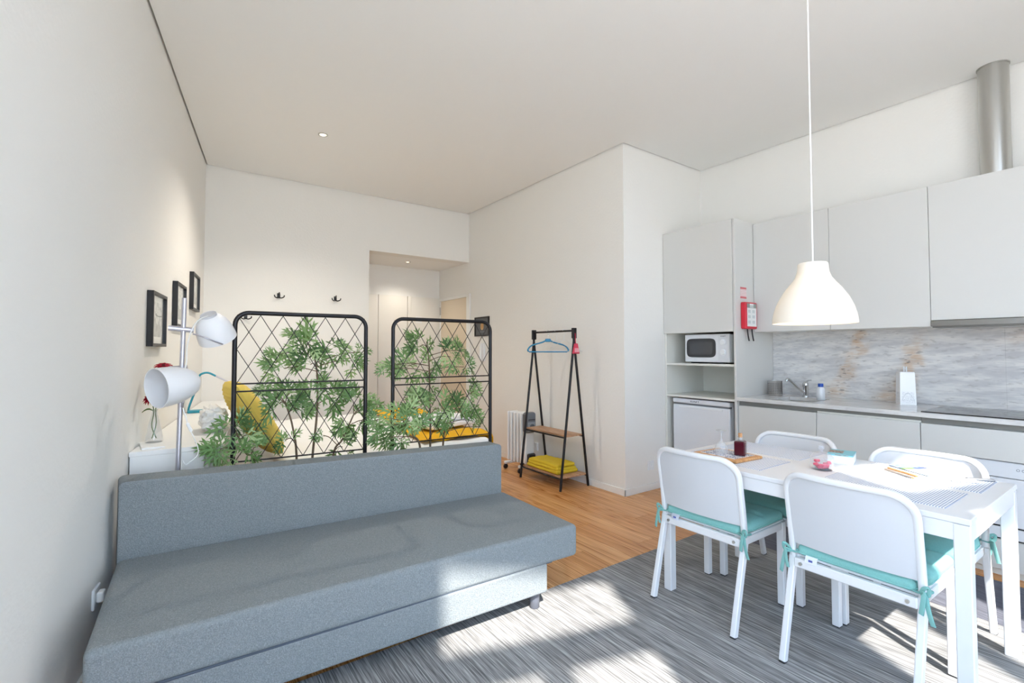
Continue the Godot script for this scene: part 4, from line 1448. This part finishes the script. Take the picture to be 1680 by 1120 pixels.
func leaf_mesh(seed_: int) -> ArrayMesh:
	# deeply lobed leaf, 1 unit long along +x, lying in xz, drooping
	var r := RandomNumberGenerator.new()
	r.seed = seed_
	var g := G.new()
	var blade := func(base: Vector2, tip: Vector2, w: float) -> void:
		var d := (tip - base).normalized()
		var s := Vector2(-d.y, d.x)
		var l := (tip - base).length()
		var drop := func(p: Vector2) -> Vector3: return V(p.x, 0.06 - 0.22 * p.x * p.x - 0.18 * p.y * p.y, p.y)
		var m1 := base + d * l * 0.35 + s * w * 0.8
		var m2 := base + d * l * 0.35 - s * w * 0.8
		var n1 := base + d * l * 0.68 + s * w * 0.75
		var n2 := base + d * l * 0.68 - s * w * 0.75
		var a: Vector3 = drop.call(base)
		var b: Vector3 = drop.call(tip)
		var c: Vector3 = drop.call(base + d * l * 0.5) + V(0, -0.015, 0)
		var L1: Vector3 = drop.call(m1)
		var L2: Vector3 = drop.call(n1)
		var R1: Vector3 = drop.call(m2)
		var R2: Vector3 = drop.call(n2)
		for t3 in [[a, L1, c], [L1, L2, c], [L2, b, c], [b, R2, c], [R2, R1, c], [R1, a, c]]:
			var k: Vector3 = (t3[1] - t3[0]).cross(t3[2] - t3[0])
			if k.y < 0:
				g.ftri(t3[0], t3[2], t3[1])
			else:
				g.ftri(t3[0], t3[1], t3[2])
	blade.call(Vector2(0.20, 0), Vector2(1.0, r.randf_range(-0.05, 0.05)), 0.085)
	for s in [-1.0, 1.0]:
		for e in [[0.22, 0.30, 0.42, 0.058], [0.36, 0.66, 0.44, 0.066]]:
			var j := r.randf_range(-0.05, 0.05)
			var base := Vector2(e[0], 0)
			var tip := Vector2(e[1] + j, s * (e[2] + r.randf_range(-0.05, 0.05)))
			blade.call(base, tip, e[3])
			var mid := base.lerp(tip, 0.5)
			blade.call(mid, mid + Vector2(0.24, s * 0.06), 0.034)
		blade.call(Vector2(0.60, 0), Vector2(0.88, s * 0.24), 0.045)
	# petiole
	g.tube([V(0, 0.06, 0), V(0.14, 0.058, 0), V(0.26, 0.045, 0)], 0.010, 4)
	return g.mesh()

func trellises() -> void:
	var specs := [[V(0.277, 0, -3.09), V(0.997, 0, -3.025), "black metal trellis screen nearest the white floor lamp"], [V(1.195, 0, -3.07), V(1.947, 0, -3.04), "black metal trellis screen nearer the clothes rack"]]
	for e in specs:
		var a: Vector3 = e[0]
		var b: Vector3 = e[1]
		var w := a.distance_to(b)
		var o := thing("trellis_screen", e[2], "trellis", a, -atan2(b.z - a.z, b.x - a.x), "black trellis screens")
		var H := 1.545
		var pts := [V(0, 0.012, 0), V(0, 0.7, 0), V(0, H - 0.07, 0)]
		for k in range(1, 8):
			var q := PI / 2.0 * k / 8.0
			pts.append(V(0.07 - 0.07 * cos(q), H - 0.07 + 0.07 * sin(q), 0))
		pts.append(V(0.07, H, 0))
		pts.append(V(w - 0.07, H, 0))
		for k in range(1, 8):
			var q := PI / 2.0 * k / 8.0
			pts.append(V(w - 0.07 + 0.07 * sin(q), H - 0.07 + 0.07 * cos(q), 0))
		pts.append(V(w, H - 0.07, 0)); pts.append(V(w, 0.7, 0)); pts.append(V(w, 0.012, 0))
		part("frame", G.new().tube(pts, 0.0125, 12), M.black_metal, o)
		for y in [1.143, 1.10, 0.708, 0.25]:
			part("rail", G.new().tube([V(0.01, y, 0), V(w - 0.01, y, 0)], 0.0045, 8), M.black_metal, o)
		part("foot", G.new().box(V(-0.02, 0, -0.16), V(0.02, 0.014, 0.16), 0.003), M.black_metal, o)
		part("foot", G.new().box(V(w - 0.02, 0, -0.16), V(w + 0.02, 0.014, 0.16), 0.003), M.black_metal, o)
		# diagonal wires
		var c := (w - 0.02) / 6.0
		for sec in [[1.143, 1.533], [0.708, 1.10]]:
			var y0: float = sec[0]
			var y1: float = sec[1]
			for k in range(-2, 6):
				for dirn in [0, 1]:
					var p := V(0.01 + c * k, y0, 0)
					var q := V(0.01 + c * (k + 2), y1, 0)
					var t0 := clampf((0.01 - p.x) / (q.x - p.x), 0.0, 1.0)
					var t1 := clampf((w - 0.01 - p.x) / (q.x - p.x), 0.0, 1.0)
					if t1 - t0 < 0.1:
						continue
					var p2 := p.lerp(q, t0)
					var q2 := p.lerp(q, t1)
					if dirn == 1:
						p2.x = w - p2.x
						q2.x = w - q2.x
					p2.z = 0.002 * (1 - 2 * dirn)
					q2.z = p2.z
					part("wire", G.new().tube([p2, q2], 0.0023, 6), M.black_metal, o)
	plants()

func plants() -> void:
	var lm := []
	for i in 4:
		lm.append(leaf_mesh(200 + i))
	var P := [
		["low dark bush at the outer post of the screen by the lamp", -3.09, [V(0.387, 0.67, -3.09), V(0.340, 0.755, -3.09), V(0.287, 0.887, -3.09)],
			[[0.284, 0.904, 0.095, 11], [0.236, 0.798, 0.084, 9], [0.360, 0.846, 0.076, 9], [0.185, 0.781, 0.040, 3], [0.392, 0.780, 0.056, 5], [0.316, 0.765, 0.086, 6]]],
		["tallest leafy plant, filling the middle of the screen by the lamp", -3.15, [V(0.708, 0.634, -3.14), V(0.730, 0.895, -3.14), V(0.735, 1.083, -3.14), V(0.722, 1.254, -3.14), V(0.674, 1.379, -3.14)],
			[[0.674, 1.368, 0.113, 14], [0.541, 1.224, 0.103, 9], [0.494, 1.305, 0.058, 4], [0.801, 1.342, 0.096, 9], [0.936, 1.263, 0.079, 7], [1.002, 1.322, 0.056, 3], [0.693, 1.243, 0.098, 9], [0.731, 1.083, 0.091, 9], [0.824, 1.021, 0.116, 11], [0.621, 1.405, 0.075, 6], [0.748, 1.178, 0.076, 6]]],
		["bright green plant left of the tall one in the screen by the lamp", -3.13, [V(0.618, 0.648, -3.13), V(0.592, 0.871, -3.13), V(0.549, 1.02, -3.13)],
			[[0.516, 1.015, 0.123, 13], [0.444, 1.062, 0.064, 4], [0.624, 0.971, 0.089, 8], [0.552, 0.795, 0.066, 5], [0.456, 1.108, 0.043, 3], [0.572, 1.073, 0.092, 7]]],
		["low plant at the inner post of the screen by the lamp", -3.13, [V(0.829, 0.651, -3.13), V(0.888, 0.766, -3.13), V(0.956, 0.916, -3.13)],
			[[0.937, 0.878, 0.126, 12], [0.888, 0.716, 0.093, 8], [1.048, 0.869, 0.088, 8], [1.035, 0.970, 0.056, 4], [0.768, 0.802, 0.053, 4], [1.108, 0.977, 0.049, 3], [0.955, 0.995, 0.087, 7]]],
		["low bush in front of the inner post of the screen by the rack", -2.99, [V(1.357, 0.658, -2.98), V(1.296, 0.778, -2.98), V(1.235, 0.871, -2.98)],
			[[1.248, 0.878, 0.144, 18], [1.153, 0.839, 0.102, 10], [1.105, 0.758, 0.078, 7], [1.356, 0.820, 0.082, 7], [1.048, 0.887, 0.054, 4], [1.207, 0.755, 0.099, 8]]],
		["tall leafy plant rising through the screen by the rack", -3.14, [V(1.5, 0.658, -3.13), V(1.494, 0.961, -3.13), V(1.488, 1.221, -3.13), V(1.468, 1.395, -3.13)],
			[[1.331, 1.224, 0.119, 10], [1.242, 1.234, 0.083, 6], [1.182, 1.202, 0.058, 4], [1.421, 1.360, 0.103, 9], [1.483, 1.222, 0.113, 8], [1.663, 1.285, 0.116, 12], [1.776, 1.207, 0.073, 6], [1.750, 1.330, 0.073, 5], [1.484, 1.070, 0.087, 8], [1.424, 0.944, 0.120, 10], [1.566, 0.913, 0.097, 9], [1.470, 1.006, 0.087, 6]]],
		["slender plant towards the outer post of the screen by the rack", -3.12, [V(1.596, 0.658, -3.12), V(1.635, 0.821, -3.12), V(1.735, 0.947, -3.12)],
			[[1.685, 0.897, 0.116, 10], [1.792, 0.966, 0.100, 9], [1.877, 1.030, 0.074, 5], [1.610, 0.836, 0.088, 7], [1.845, 0.803, 0.073, 6], [1.910, 0.752, 0.042, 3]]]]
	for e in P:
		var path: Array = e[2]
		var foot: Vector3 = V(path[0].x, 0, path[0].z + (0.0 if e[1] > -3.0 else -0.05))
		var o := thing("leafy_plant", e[0], "plant", foot, 0.0, "plants on the trellis screens")
		part("pot", G.new().lathe([Vector2(0, 0), Vector2(0.06, 0), Vector2(0.075, 0.15), Vector2(0.078, 0.155), Vector2(0.07, 0.155), Vector2(0.068, 0.13), Vector2(0, 0.13)], 24), M.pot, o)
		part("soil", G.new().lathe([Vector2(0.068, 0.131), Vector2(0, 0.135)], 20), M.soil, o)
		var stem := [V(0, 0.12, 0)]
		for p in path:
			stem.append(p - foot)
		var sm := curve(stem, 6)
		var rad := []
		for k in sm.size():
			rad.append(lerpf(0.0085, 0.004, float(k) / sm.size()))
		part("stem", G.new().tube(sm, rad, 7), M.stem, o)
		for c in e[3]:
			var ctr := V(c[0], c[1], e[1]) - foot
			# twig from the nearest lower point of the stem
			var near: Vector3 = sm[0]
			var best := 9.0
			for q in sm:
				var dd: float = q.distance_to(ctr) + (0.15 if q.y > ctr.y else 0.0)
				if dd < best:
					best = dd
					near = q
			if best > 0.03:
				part("twig", G.new().tube(curve([near, near.lerp(ctr, 0.55) + V(0, 0.015, 0.0), ctr], 4), 0.0028, 5), M.stem, o)
			for k in int(ceil(c[3] * 0.82)):
				var w := rng.randf() * TAU
				var away := (ctr - near)
				if k % 2 == 0 and away.length() > 0.04:
					w = atan2(away.y, away.x) + rng.randf_range(-1.1, 1.1)
				var ln: float = rng.randf_range(0.08, 0.135) * clampf(c[2] / 0.085, 0.7, 1.15)
				var d := V(cos(w), sin(w), rng.randf_range(-0.45, 0.45)).normalized()
				var nrm := V(rng.randf_range(-0.5, 0.5), rng.randf_range(0.0, 0.9), rng.randf_range(0.35, 1.0))
				nrm = (nrm - d * nrm.dot(d)).normalized()
				var sd := d.cross(nrm)
				var at: Vector3 = ctr + V(cos(w), sin(w), 0) * c[2] * rng.randf_range(-0.15, 0.45) + V(0, 0, rng.randf_range(-0.05, 0.05))
				var mi: int = [0, 1, 4, 2, 3, 1, 0, 4][rng.randi() % 8]
				part("leaf", lm[rng.randi() % 4], M.leaves[mi], o, Transform3D(Basis(d, nrm, sd).scaled(Vector3.ONE * ln), at))

func clothes_corner() -> void:
	var o := thing("clothes_rack", "black A-frame clothes rack with two wooden shelves", "clothes rack")
	var zr := -3.455
	var zl := -4.09
	for z in [zl, zr]:
		part("leg", G.new().tube([V(3.00, 0.0, z), V(3.195, 1.55, z)], 0.0125, 10), M.black_metal, o)
		part("leg", G.new().tube([V(3.362, 0.0, z), V(3.165, 1.55, z)], 0.0125, 10), M.black_metal, o)
		part("top_clamp", G.new().box(V(3.158, 1.45, z - 0.015), V(3.205, 1.552, z + 0.016), 0.004), M.black_metal, o)
	part("hanging_rail", G.new().tube([V(3.18, 1.525, zl - 0.01), V(3.18, 1.525, zr + 0.01)], 0.0105, 10), M.black_metal, o)
	for e in [[0.50, 3.063, 3.298], [0.112, 3.014, 3.348]]:
		var g := G.new()
		g.box(V(e[1] + 0.014, e[0], zl + 0.0), V(e[2] - 0.014, e[0] + 0.016, zr - 0.0), 0.002)
		for k in g.t.size():
			var q: Vector3 = g.v[k]
			g.t[k] = Vector2(q.x * 4.0, q.z * 1.2)
		part("shelf", g, M.rack_wood, o)
		part("shelf_rail", G.new().tube([V(e[1] + 0.006, e[0] - 0.006, zl), V(e[1] + 0.006, e[0] - 0.006, zr)], 0.008, 8), M.black_metal, o)
		part("shelf_rail", G.new().tube([V(e[2] - 0.006, e[0] - 0.006, zl), V(e[2] - 0.006, e[0] - 0.006, zr)], 0.008, 8), M.black_metal, o)
	# hangers
	var hz := [[-3.85, -0.69, "h", "thick blue plastic clothes hanger at the front of the rack"], [-3.72, -0.62, "w", "thin white wire hanger right behind the blue hanger"], [-3.60, -0.5, "w", "thin white wire hanger close to the red sachet"]]
	for e in hz:
		var h := thing("clothes_hanger", e[3], "hanger", V(3.18, 1.525, e[0]), e[1], "hangers on the clothes rack")
		var blue: bool = e[2] == "h"
		var mt: Material = M.hanger if blue else M.wire
		part("hook", G.new().tube(curve([V(-0.014, 0.004, 0), V(-0.008, 0.013, 0), V(0.004, 0.0145, 0), V(0.0145, 0.004, 0), V(0.012, -0.02, 0), V(0, -0.045, 0), V(0, -0.085, 0)], 5), 0.0022, 7), M.chrome if blue else M.wire, h)
		var s := 0.21
		if blue:
			part("arms", G.new().tube(curve([V(-s + 0.01, -0.205, 0), V(-s, -0.185, 0), V(-s + 0.04, -0.142, 0), V(-0.06, -0.108, 0), V(0, -0.085, 0), V(0.06, -0.108, 0), V(s - 0.04, -0.142, 0), V(s, -0.185, 0), V(s - 0.01, -0.205, 0)], 6), 0.0078, 8), mt, h)
			part("trouser_bar", G.new().tube([V(-s + 0.012, -0.207, 0), V(s - 0.012, -0.207, 0)], 0.0065, 8), mt, h)
			part("boss", G.new().rbox(V(-0.03, -0.105, -0.011), V(0.03, -0.07, 0.011), 0.01, 3), mt, h)
		else:
			part("arms", G.new().tube([V(0, -0.085, 0), V(s * 0.9, -0.2, 0), V(-s * 0.9, -0.2, 0)], 0.0022, 6, true), mt, h)
	# scented sachet
	o = thing("red_sachet", "small red and pink sachet hanging from the top of the rack", "sachet", V(3.18, 1.40, zr + 0.022))
	part("bag", G.new().rbox(V(-0.045, -0.1, -0.004), V(0.045, 0.0, 0.018), 0.008, 3, func(p: Vector3) -> Vector3:
		var k := lerpf(1.0, 0.35, clampf((p.y + 0.1) / 0.1, 0.0, 1.0))
		return V(p.x * k, p.y, p.z), 6), M.sachet, o)
	part("patch", G.new().box(V(-0.028, -0.085, 0.0175), V(0.028, -0.045, 0.0205), 0.001), M.pink, o)
	part("cord", G.new().tube([V(0, -0.002, 0.004), V(0, 0.05, 0.0), V(0.0, 0.1, -0.004)], 0.003, 6), M.sachet, o)
	# folded blanket
	o = thing("folded_blanket", "folded plush yellow blanket on the lower shelf of the rack", "blanket", V(3.17, 0.129, -3.77))
	var n := noise(0.03, 61, 3)
	for l in 3:
		part("fold", G.new().rbox(V(-0.135 + l * 0.004, l * 0.028, -0.265 + l * 0.012), V(0.14 - l * 0.012, l * 0.028 + 0.034, 0.235 - l * 0.012), 0.016, 4, func(p: Vector3) -> Vector3:
			return p + V(0.004 * n.get_noise_3d(p.z * 160.0, p.y * 200.0, 5.0), 0.012 * n.get_noise_3d(p.x * 170.0, 7.0 + l * 40.0, p.z * 150.0) * (1.0 if p.y > 0.02 else 0.0), 0.008 * n.get_noise_3d(p.x * 160.0, p.y * 160.0, 50.0)), 14), M.fold, o)
	# oil heater
	o = thing("oil_heater", "white oil-filled radiator with grey control end behind the rack", "heater", V(3.20, 0, -4.36))
	for k in 5:
		var z := -0.155 + k * 0.062
		part("fin", G.new().rbox(V(-0.075, 0.09, z - 0.013), V(0.075, 0.64, z + 0.013), 0.012, 4), M.white, o)
	part("header_pipe", G.new().tube([V(0, 0.58, -0.16), V(0, 0.58, 0.12)], 0.02, 12), M.white, o)
	part("header_pipe", G.new().tube([V(0, 0.14, -0.16), V(0, 0.14, 0.12)], 0.02, 12), M.white, o)
	part("end_cover", G.new().rbox(V(-0.062, 0.10, 0.118), V(0.062, 0.52, 0.175), 0.018, 4), M.white, o)
	part("control_unit", G.new().rbox(V(-0.068, 0.43, 0.115), V(0.068, 0.655, 0.205), 0.03, 5), M.grey_plastic, o)
	part("control_face", G.new().rbox(V(-0.05, 0.45, 0.19), V(0.05, 0.555, 0.209), 0.009, 3), hexm("9aa0a8", 0.4), o)
	var kg := G.new()
	kg.m = Transform3D(Basis(Vector3.RIGHT, Vector3.BACK, Vector3.DOWN), V(0.0, 0.505, 0.209))
	kg.lathe([Vector2(0.026, 0), Vector2(0.026, 0.012), Vector2(0.02, 0.016), Vector2(0, 0.017)], 20)
	part("dial", kg, hexm("50545b", 0.4), o)
	part("slot", G.new().box(V(-0.045, 0.572, 0.203), V(0.045, 0.582, 0.207)), M.dark, o)
	part("cord_store", G.new().rbox(V(-0.045, 0.10, 0.165), V(0.055, 0.21, 0.215), 0.022, 4), M.dark, o)
	for z in [-0.13, 0.14]:
		part("cross_foot", G.new().rbox(V(-0.13, 0.055, z - 0.02), V(0.13, 0.085, z + 0.02), 0.01, 3), M.white, o)
		for s in [-1, 1]:
			var cg := G.new()
			cg.m = Transform3D(Basis(Vector3.RIGHT, Vector3.BACK, Vector3.DOWN), V(s * 0.115, 0.027, z - 0.012))
			cg.lathe([Vector2(0, 0), Vector2(0.023, 0), Vector2(0.027, 0.005), Vector2(0.027, 0.02), Vector2(0.023, 0.024), Vector2(0, 0.024)], 18)
			part("castor", cg, M.black, o)

func picture(label: String, s: float, y: float, w: float, h: float, pm: Material) -> void:
	var b := Basis(-WD, Vector3.UP, WN)
	var o := thing("picture_frame", label, "picture", WO + WD * (s + w / 2.0) + Vector3.UP * (y + h / 2.0) + WN * 0.001, 0.0, "framed prints on the left wall")
	o.transform.basis = Basis(WD, Vector3.UP, WD.cross(Vector3.UP)) if false else Basis(-WD, Vector3.UP, WN)
	var t := 0.018
	for e in [[-w / 2, w / 2, -h / 2, -h / 2 + t], [-w / 2, w / 2, h / 2 - t, h / 2], [-w / 2, -w / 2 + t, -h / 2 + t, h / 2 - t], [w / 2 - t, w / 2, -h / 2 + t, h / 2 - t]]:
		part("frame_bar", G.new().box(V(e[0], e[2], 0), V(e[1], e[3], 0.032), 0.001), M.black, o)
	var g := G.new()
	g.box(V(-w / 2 + t, -h / 2 + t, 0.002), V(w / 2 - t, h / 2 - t, 0.012))
	part("print", g, pm, o)
	g = G.new()
	g.quad(V(-w / 2 + t, -h / 2 + t, 0.019), V(w / 2 - t, -h / 2 + t, 0.019), V(w / 2 - t, h / 2 - t, 0.019), V(-w / 2 + t, h / 2 - t, 0.019))
	part("glazing", g, M.frame_glass, o)

func wall_things() -> void:
	picture("lowest black framed print, nearest the floor lamp", 0.178, 1.355, 0.395, 0.325, M.prints[0])
	picture("middle black framed print of the rising row of three", 0.938, 1.508, 0.395, 0.325, M.prints[1])
	picture("highest black framed print, closest to the back wall", 1.692, 1.688, 0.395, 0.325, M.prints[2])
	# emblem on the partition
	var o := thing("emblem_frame", "small black frame with golden oval emblem on the partition wall", "picture", V(XR - 0.001, 1.655, -5.49), 0.0)
	o.transform.basis = Basis(V(0, 0, 1), Vector3.UP, V(-1, 0, 0))
	for e in [[-0.18, 0.18, -0.13, -0.113], [-0.18, 0.18, 0.113, 0.13], [-0.18, -0.163, -0.113, 0.113], [0.163, 0.18, -0.113, 0.113]]:
		part("frame_bar", G.new().box(V(e[0], e[2], 0), V(e[1], e[3], 0.02), 0.001), M.black, o)
	part("print", G.new().box(V(-0.163, -0.113, 0.002), V(0.163, 0.113, 0.008)), M.emblem, o)
	o = thing("door_phone", "slim white door phone on the partition beside the entrance door", "door phone", V(XR - 0.001, 1.31, -5.46), 0.0)
	o.transform.basis = Basis(V(0, 0, 1), Vector3.UP, V(-1, 0, 0))
	part("cradle", G.new().rbox(V(-0.045, -0.12, 0), V(0.045, 0.12, 0.03), 0.01, 3), M.plastic, o)
	part("handset", G.new().rbox(V(-0.038, -0.105, 0.028), V(0.0, 0.11, 0.055), 0.012, 3), M.white, o)
	o = thing("paper_notice", "small white paper notice taped inside the alcove", "notice", V(3.04, 1.80, ZA + 0.0125))
	part("sheet", G.new().box(V(-0.05, -0.05, 0), V(0.05, 0.05, 0.001)), M.white, o)
	# hooks
	var hk := [[0.943, 1.937, "small black coat hook on the back wall, above the lamp-side trellis"], [1.558, 1.941, "small black coat hook on the back wall, nearest the alcove"], [0.623, 1.690, "low black coat hook seen through the trellis corner by the lamp"], [1.234, 1.692, "low black coat hook seen through the middle of the trellis top"]]
	for e in hk:
		o = thing("coat_hook", e[2], "hook", V(e[0], e[1], ZB), 0.0, "coat hooks on the back wall")
		part("plate", G.new().rbox(V(-0.016, -0.02, 0), V(0.016, 0.035, 0.006), 0.003, 2), M.black, o)
		part("prong", G.new().tube(curve([V(0, 0.025, 0.006), V(0, 0.028, 0.03), V(0, 0.04, 0.045)], 4), 0.006, 8), M.black, o)
		for s in [-1, 1]:
			part("prong", G.new().tube(curve([V(0, -0.008, 0.006), V(s * 0.02, -0.02, 0.03), V(s * 0.045, -0.01, 0.05), V(s * 0.05, 0.01, 0.052)], 4), 0.006, 8), M.black, o)
	var tr := -PI / 2
	plate_socket(V(XR, 0.253, -4.736), tr, "white wall socket just past the oil heater")
	plate_socket(V(XR, 0.24, -4.319), tr, "white wall socket between heater and clothes rack legs")
	plate_socket(V(3.743, 0.235, ZN), 0.0, "white wall socket on the bright return wall by the fridge")
	# socket with a plug by the sofa end, on the left wall
	o = thing("plug_socket", "white socket with plug low on the left wall beside the sofa", "socket", WO + WD * -0.61 + V(0, 0.30, 0), 0.0)
	o.transform.basis = Basis(-WD, Vector3.UP, WN)
	part("plate", G.new().box(V(-0.042, -0.042, 0), V(0.042, 0.042, 0.01), 0.003), M.plastic, o)
	part("plug", G.new().rbox(V(-0.022, -0.022, 0.01), V(0.022, 0.022, 0.035), 0.008, 3), M.white, o)

func downlight(at: Vector3, r: float, label: String, energy: float) -> void:
	var o := thing("downlight", label, "lamp", at, 0.0, "recessed ceiling spotlights")
	part("trim_ring", G.new().lathe([Vector2(r * 0.66, 0.0), Vector2(r * 0.7, -0.006), Vector2(r, -0.004), Vector2(r, 0.0)], 28), M.steel, o)
	var e := hexm("ffffff", 0.4)
	e.emission_enabled = true
	e.emission = Color(1.0, 0.9, 0.78)
	e.emission_energy_multiplier = 3.0
	part("bulb", G.new().lathe([Vector2(0, -0.004), Vector2(r * 0.4, -0.004), Vector2(r * 0.66, -0.001), Vector2(r * 0.66, 0.0)], 24), e, o)
	var l := SpotLight3D.new()
	l.name = "lamp_light"
	l.light_color = Color(1.0, 0.965, 0.91)
	l.light_energy = energy
	l.light_size = r * 0.6
	l.spot_angle = 65.0
	l.spot_range = 12.0
	l.spot_attenuation = 2.0
	l.shadow_enabled = true
	o.add_child(l)
	l.position = V(0, -0.02, 0)
	l.rotation.x = -PI / 2

func shade(g: G, depth: float, r: float) -> void:
	# cup along -y from its closed tip at y = 0 to the rim at y = -depth; outside, rim, inside
	var out := []
	var inn := []
	for k in 19:
		var w := PI / 2.0 * k / 18.0
		out.append(Vector2(r * pow(sin(w), 0.75) * (0.97 + 0.03 * sin(w)), -depth * (1.0 - pow(cos(w), 0.95))))
	out.reverse()
	for k in 19:
		var q: Vector2 = out[18 - k]
		inn.append(Vector2(maxf(q.x - 0.004, 0.0), q.y - 0.004))
	g.lathe(out, 40)
	inn[18] = Vector2(inn[18].x, -depth)
	g.lathe(inn, 40)
	g.lathe([Vector2(r - 0.004, -depth), Vector2(r, -depth)], 40)

func lamps() -> void:
	# pendant over the table
	var o := thing("pendant_lamp", "bell-shaped white pendant lamp glowing above the dining table", "lamp", V(2.64, 1.468, -1.09))
	var prof := [[0.186, 0.0], [0.186, 0.012], [0.181, 0.045], [0.170, 0.085], [0.150, 0.130], [0.122, 0.175], [0.098, 0.205], [0.080, 0.232], [0.071, 0.258], [0.068, 0.282], [0.067, 0.300], [0.062, 0.306], [0.0, 0.306]]
	var outer := []
	for p in prof:
		outer.append(Vector2(p[0], p[1]))
	var inner := []
	for k in range(prof.size() - 2, -1, -1):
		inner.append(Vector2(maxf(prof[k][0] - 0.004, 0.001), prof[k][1] - (0.004 if k > 8 else 0.0)))
	var g := G.new()
	g.lathe(outer, 56)
	g.lathe(inner, 56)
	g.lathe([Vector2(0.182, 0.0), Vector2(0.186, 0.0)], 56)
	var sm := hexm("fbf7ef", 0.35)
	sm.backlight_enabled = true
	sm.backlight = Color(0.6, 0.59, 0.56)
	part("shade", g, sm, o)
	var e := hexm("ffffff", 0.5)
	e.emission_enabled = true
	e.emission = Color(1.0, 0.93, 0.82)
	e.emission_energy_multiplier = 1.8
	part("bulb", G.new().lathe([Vector2(0, 0.075), Vector2(0.02, 0.08), Vector2(0.031, 0.10), Vector2(0.032, 0.12), Vector2(0.02, 0.155), Vector2(0.014, 0.175), Vector2(0.014, 0.20), Vector2(0, 0.20)], 24), e, o)
	part("socket", G.new().lathe([Vector2(0.018, 0.20), Vector2(0.02, 0.205), Vector2(0.02, 0.30), Vector2(0, 0.30)], 20), M.white, o)
	part("cord", G.new().tube([V(0, 0.30, 0), V(0, 1.0, 0), V(0, YC - 1.468 - 0.03, 0)], 0.0042, 8), M.white, o)
	part("ceiling_rose", G.new().lathe([Vector2(0, YC - 1.468 - 0.04), Vector2(0.035, YC - 1.468 - 0.035), Vector2(0.05, YC - 1.468), Vector2(0, YC - 1.468)], 28), M.white, o)
	var l := OmniLight3D.new()
	l.name = "lamp_light"
	l.light_color = Color(1.0, 0.86, 0.64)
	l.light_energy = 0.05
	l.light_size = 0.03
	l.omni_range = 12.0
	l.omni_attenuation = 2.0
	l.shadow_enabled = true
	o.add_child(l)
	l.position = V(0, 0.115, 0)
	downlight(V(1.055, YC, -4.43), 0.042, "recessed round spotlight in the main ceiling", 3.0)
	downlight(V(2.667, YS, -6.32), 0.042, "recessed round spotlight in the low alcove ceiling", 0.6)
	# floor lamp
	o = thing("floor_lamp", "slim floor lamp with two white adjustable shades behind the sofa", "lamp", V(0.028, 0, -3.05))
	part("base", G.new().lathe([Vector2(0, 0), Vector2(0.125, 0), Vector2(0.125, 0.012), Vector2(0.11, 0.02), Vector2(0, 0.022)], 36), M.satin, o)
	part("pole", G.new().tube([V(-0.004, 0.02, 0), V(0.0, 0.8, 0), V(0.012, 1.607, 0)], 0.0115, 16), M.satin, o)
	# upper shade
	var ax := V(0.34, -0.84, -0.42).normalized()     # towards the opening
	var tip := V(0.118, 1.522, 0.02)
	var sd := ax.cross(V(0, 0, 1)).normalized()
	var bs := Basis(sd, -ax, sd.cross(-ax))
	g = G.new()
	shade(g, 0.15, 0.094)
	var sh := part("shade", g, M.lamp_white, o, Transform3D(bs, tip))
	part("tip_disc", G.new().lathe([Vector2(0.04, -0.008), Vector2(0.04, 0.0035), Vector2(0.037, 0.0035), Vector2(0.036, 0.001), Vector2(0, 0.001)], 28), hexm("cfd0d4", 0.4), sh)
	part("bracket", G.new().tube(curve([V(0.052, 1.418, 0.03), V(0.085, 1.405, 0.085), V(0.13, 1.385, 0.088), V(0.185, 1.365, 0.05)], 6), 0.004, 8), M.satin, o)
	part("clamp", G.new().tube([V(-0.055, 1.448, 0.0), V(0.055, 1.438, 0.0)], 0.0145, 14), M.satin, o)
	part("cord", G.new().tube(curve([V(0.118, 1.515, 0.03), V(0.08, 1.495, 0.05), V(0.05, 1.45, 0.035), V(0.028, 1.36, 0.014), V(0.026, 1.27, 0.014), V(0.012, 1.18, 0.014), V(0.012, 1.05, 0.014), V(0.03, 0.98, 0.02)], 6), 0.0032, 7), M.white, o)
	# lower shade
	ax = V(-0.84, -0.12, 0.50).normalized()
	tip = V(0.078, 1.170, 0.02)
	sd = ax.cross(V(0, 1, 0)).normalized()
	bs = Basis(sd, -ax, sd.cross(-ax))
	g = G.new()
	shade(g, 0.205, 0.10)
	part("shade", g, M.lamp_white, o, Transform3D(bs, tip))
	part("clamp", G.new().tube([V(-0.05, 1.235, -0.02), V(0.03, 1.242, 0.0)], 0.013, 12), M.satin, o)
	part("bracket", G.new().tube(curve([V(0.012, 1.035, 0.02), V(0.014, 1.06, 0.03), V(0.02, 1.09, 0.03)], 4), 0.006, 8), M.satin, o)
	part("cord", G.new().tube(curve([V(0.03, 0.98, 0.02), V(0.036, 0.95, 0.02), V(0.06, 0.885, 0.02), V(0.083, 0.82, 0.02), V(0.08, 0.775, 0.02), V(0.035, 0.735, 0.02), V(0.012, 0.70, 0.016), V(0.012, 0.02, 0.02)], 6), 0.0026, 7), M.white, o)
	part("switch", G.new().rbox(V(-0.008, -0.026, -0.008), V(0.008, 0.026, 0.008), 0.006, 3), M.white, o, Transform3D(Basis(Vector3.BACK, 0.4), V(0.044, 0.93, 0.022)))
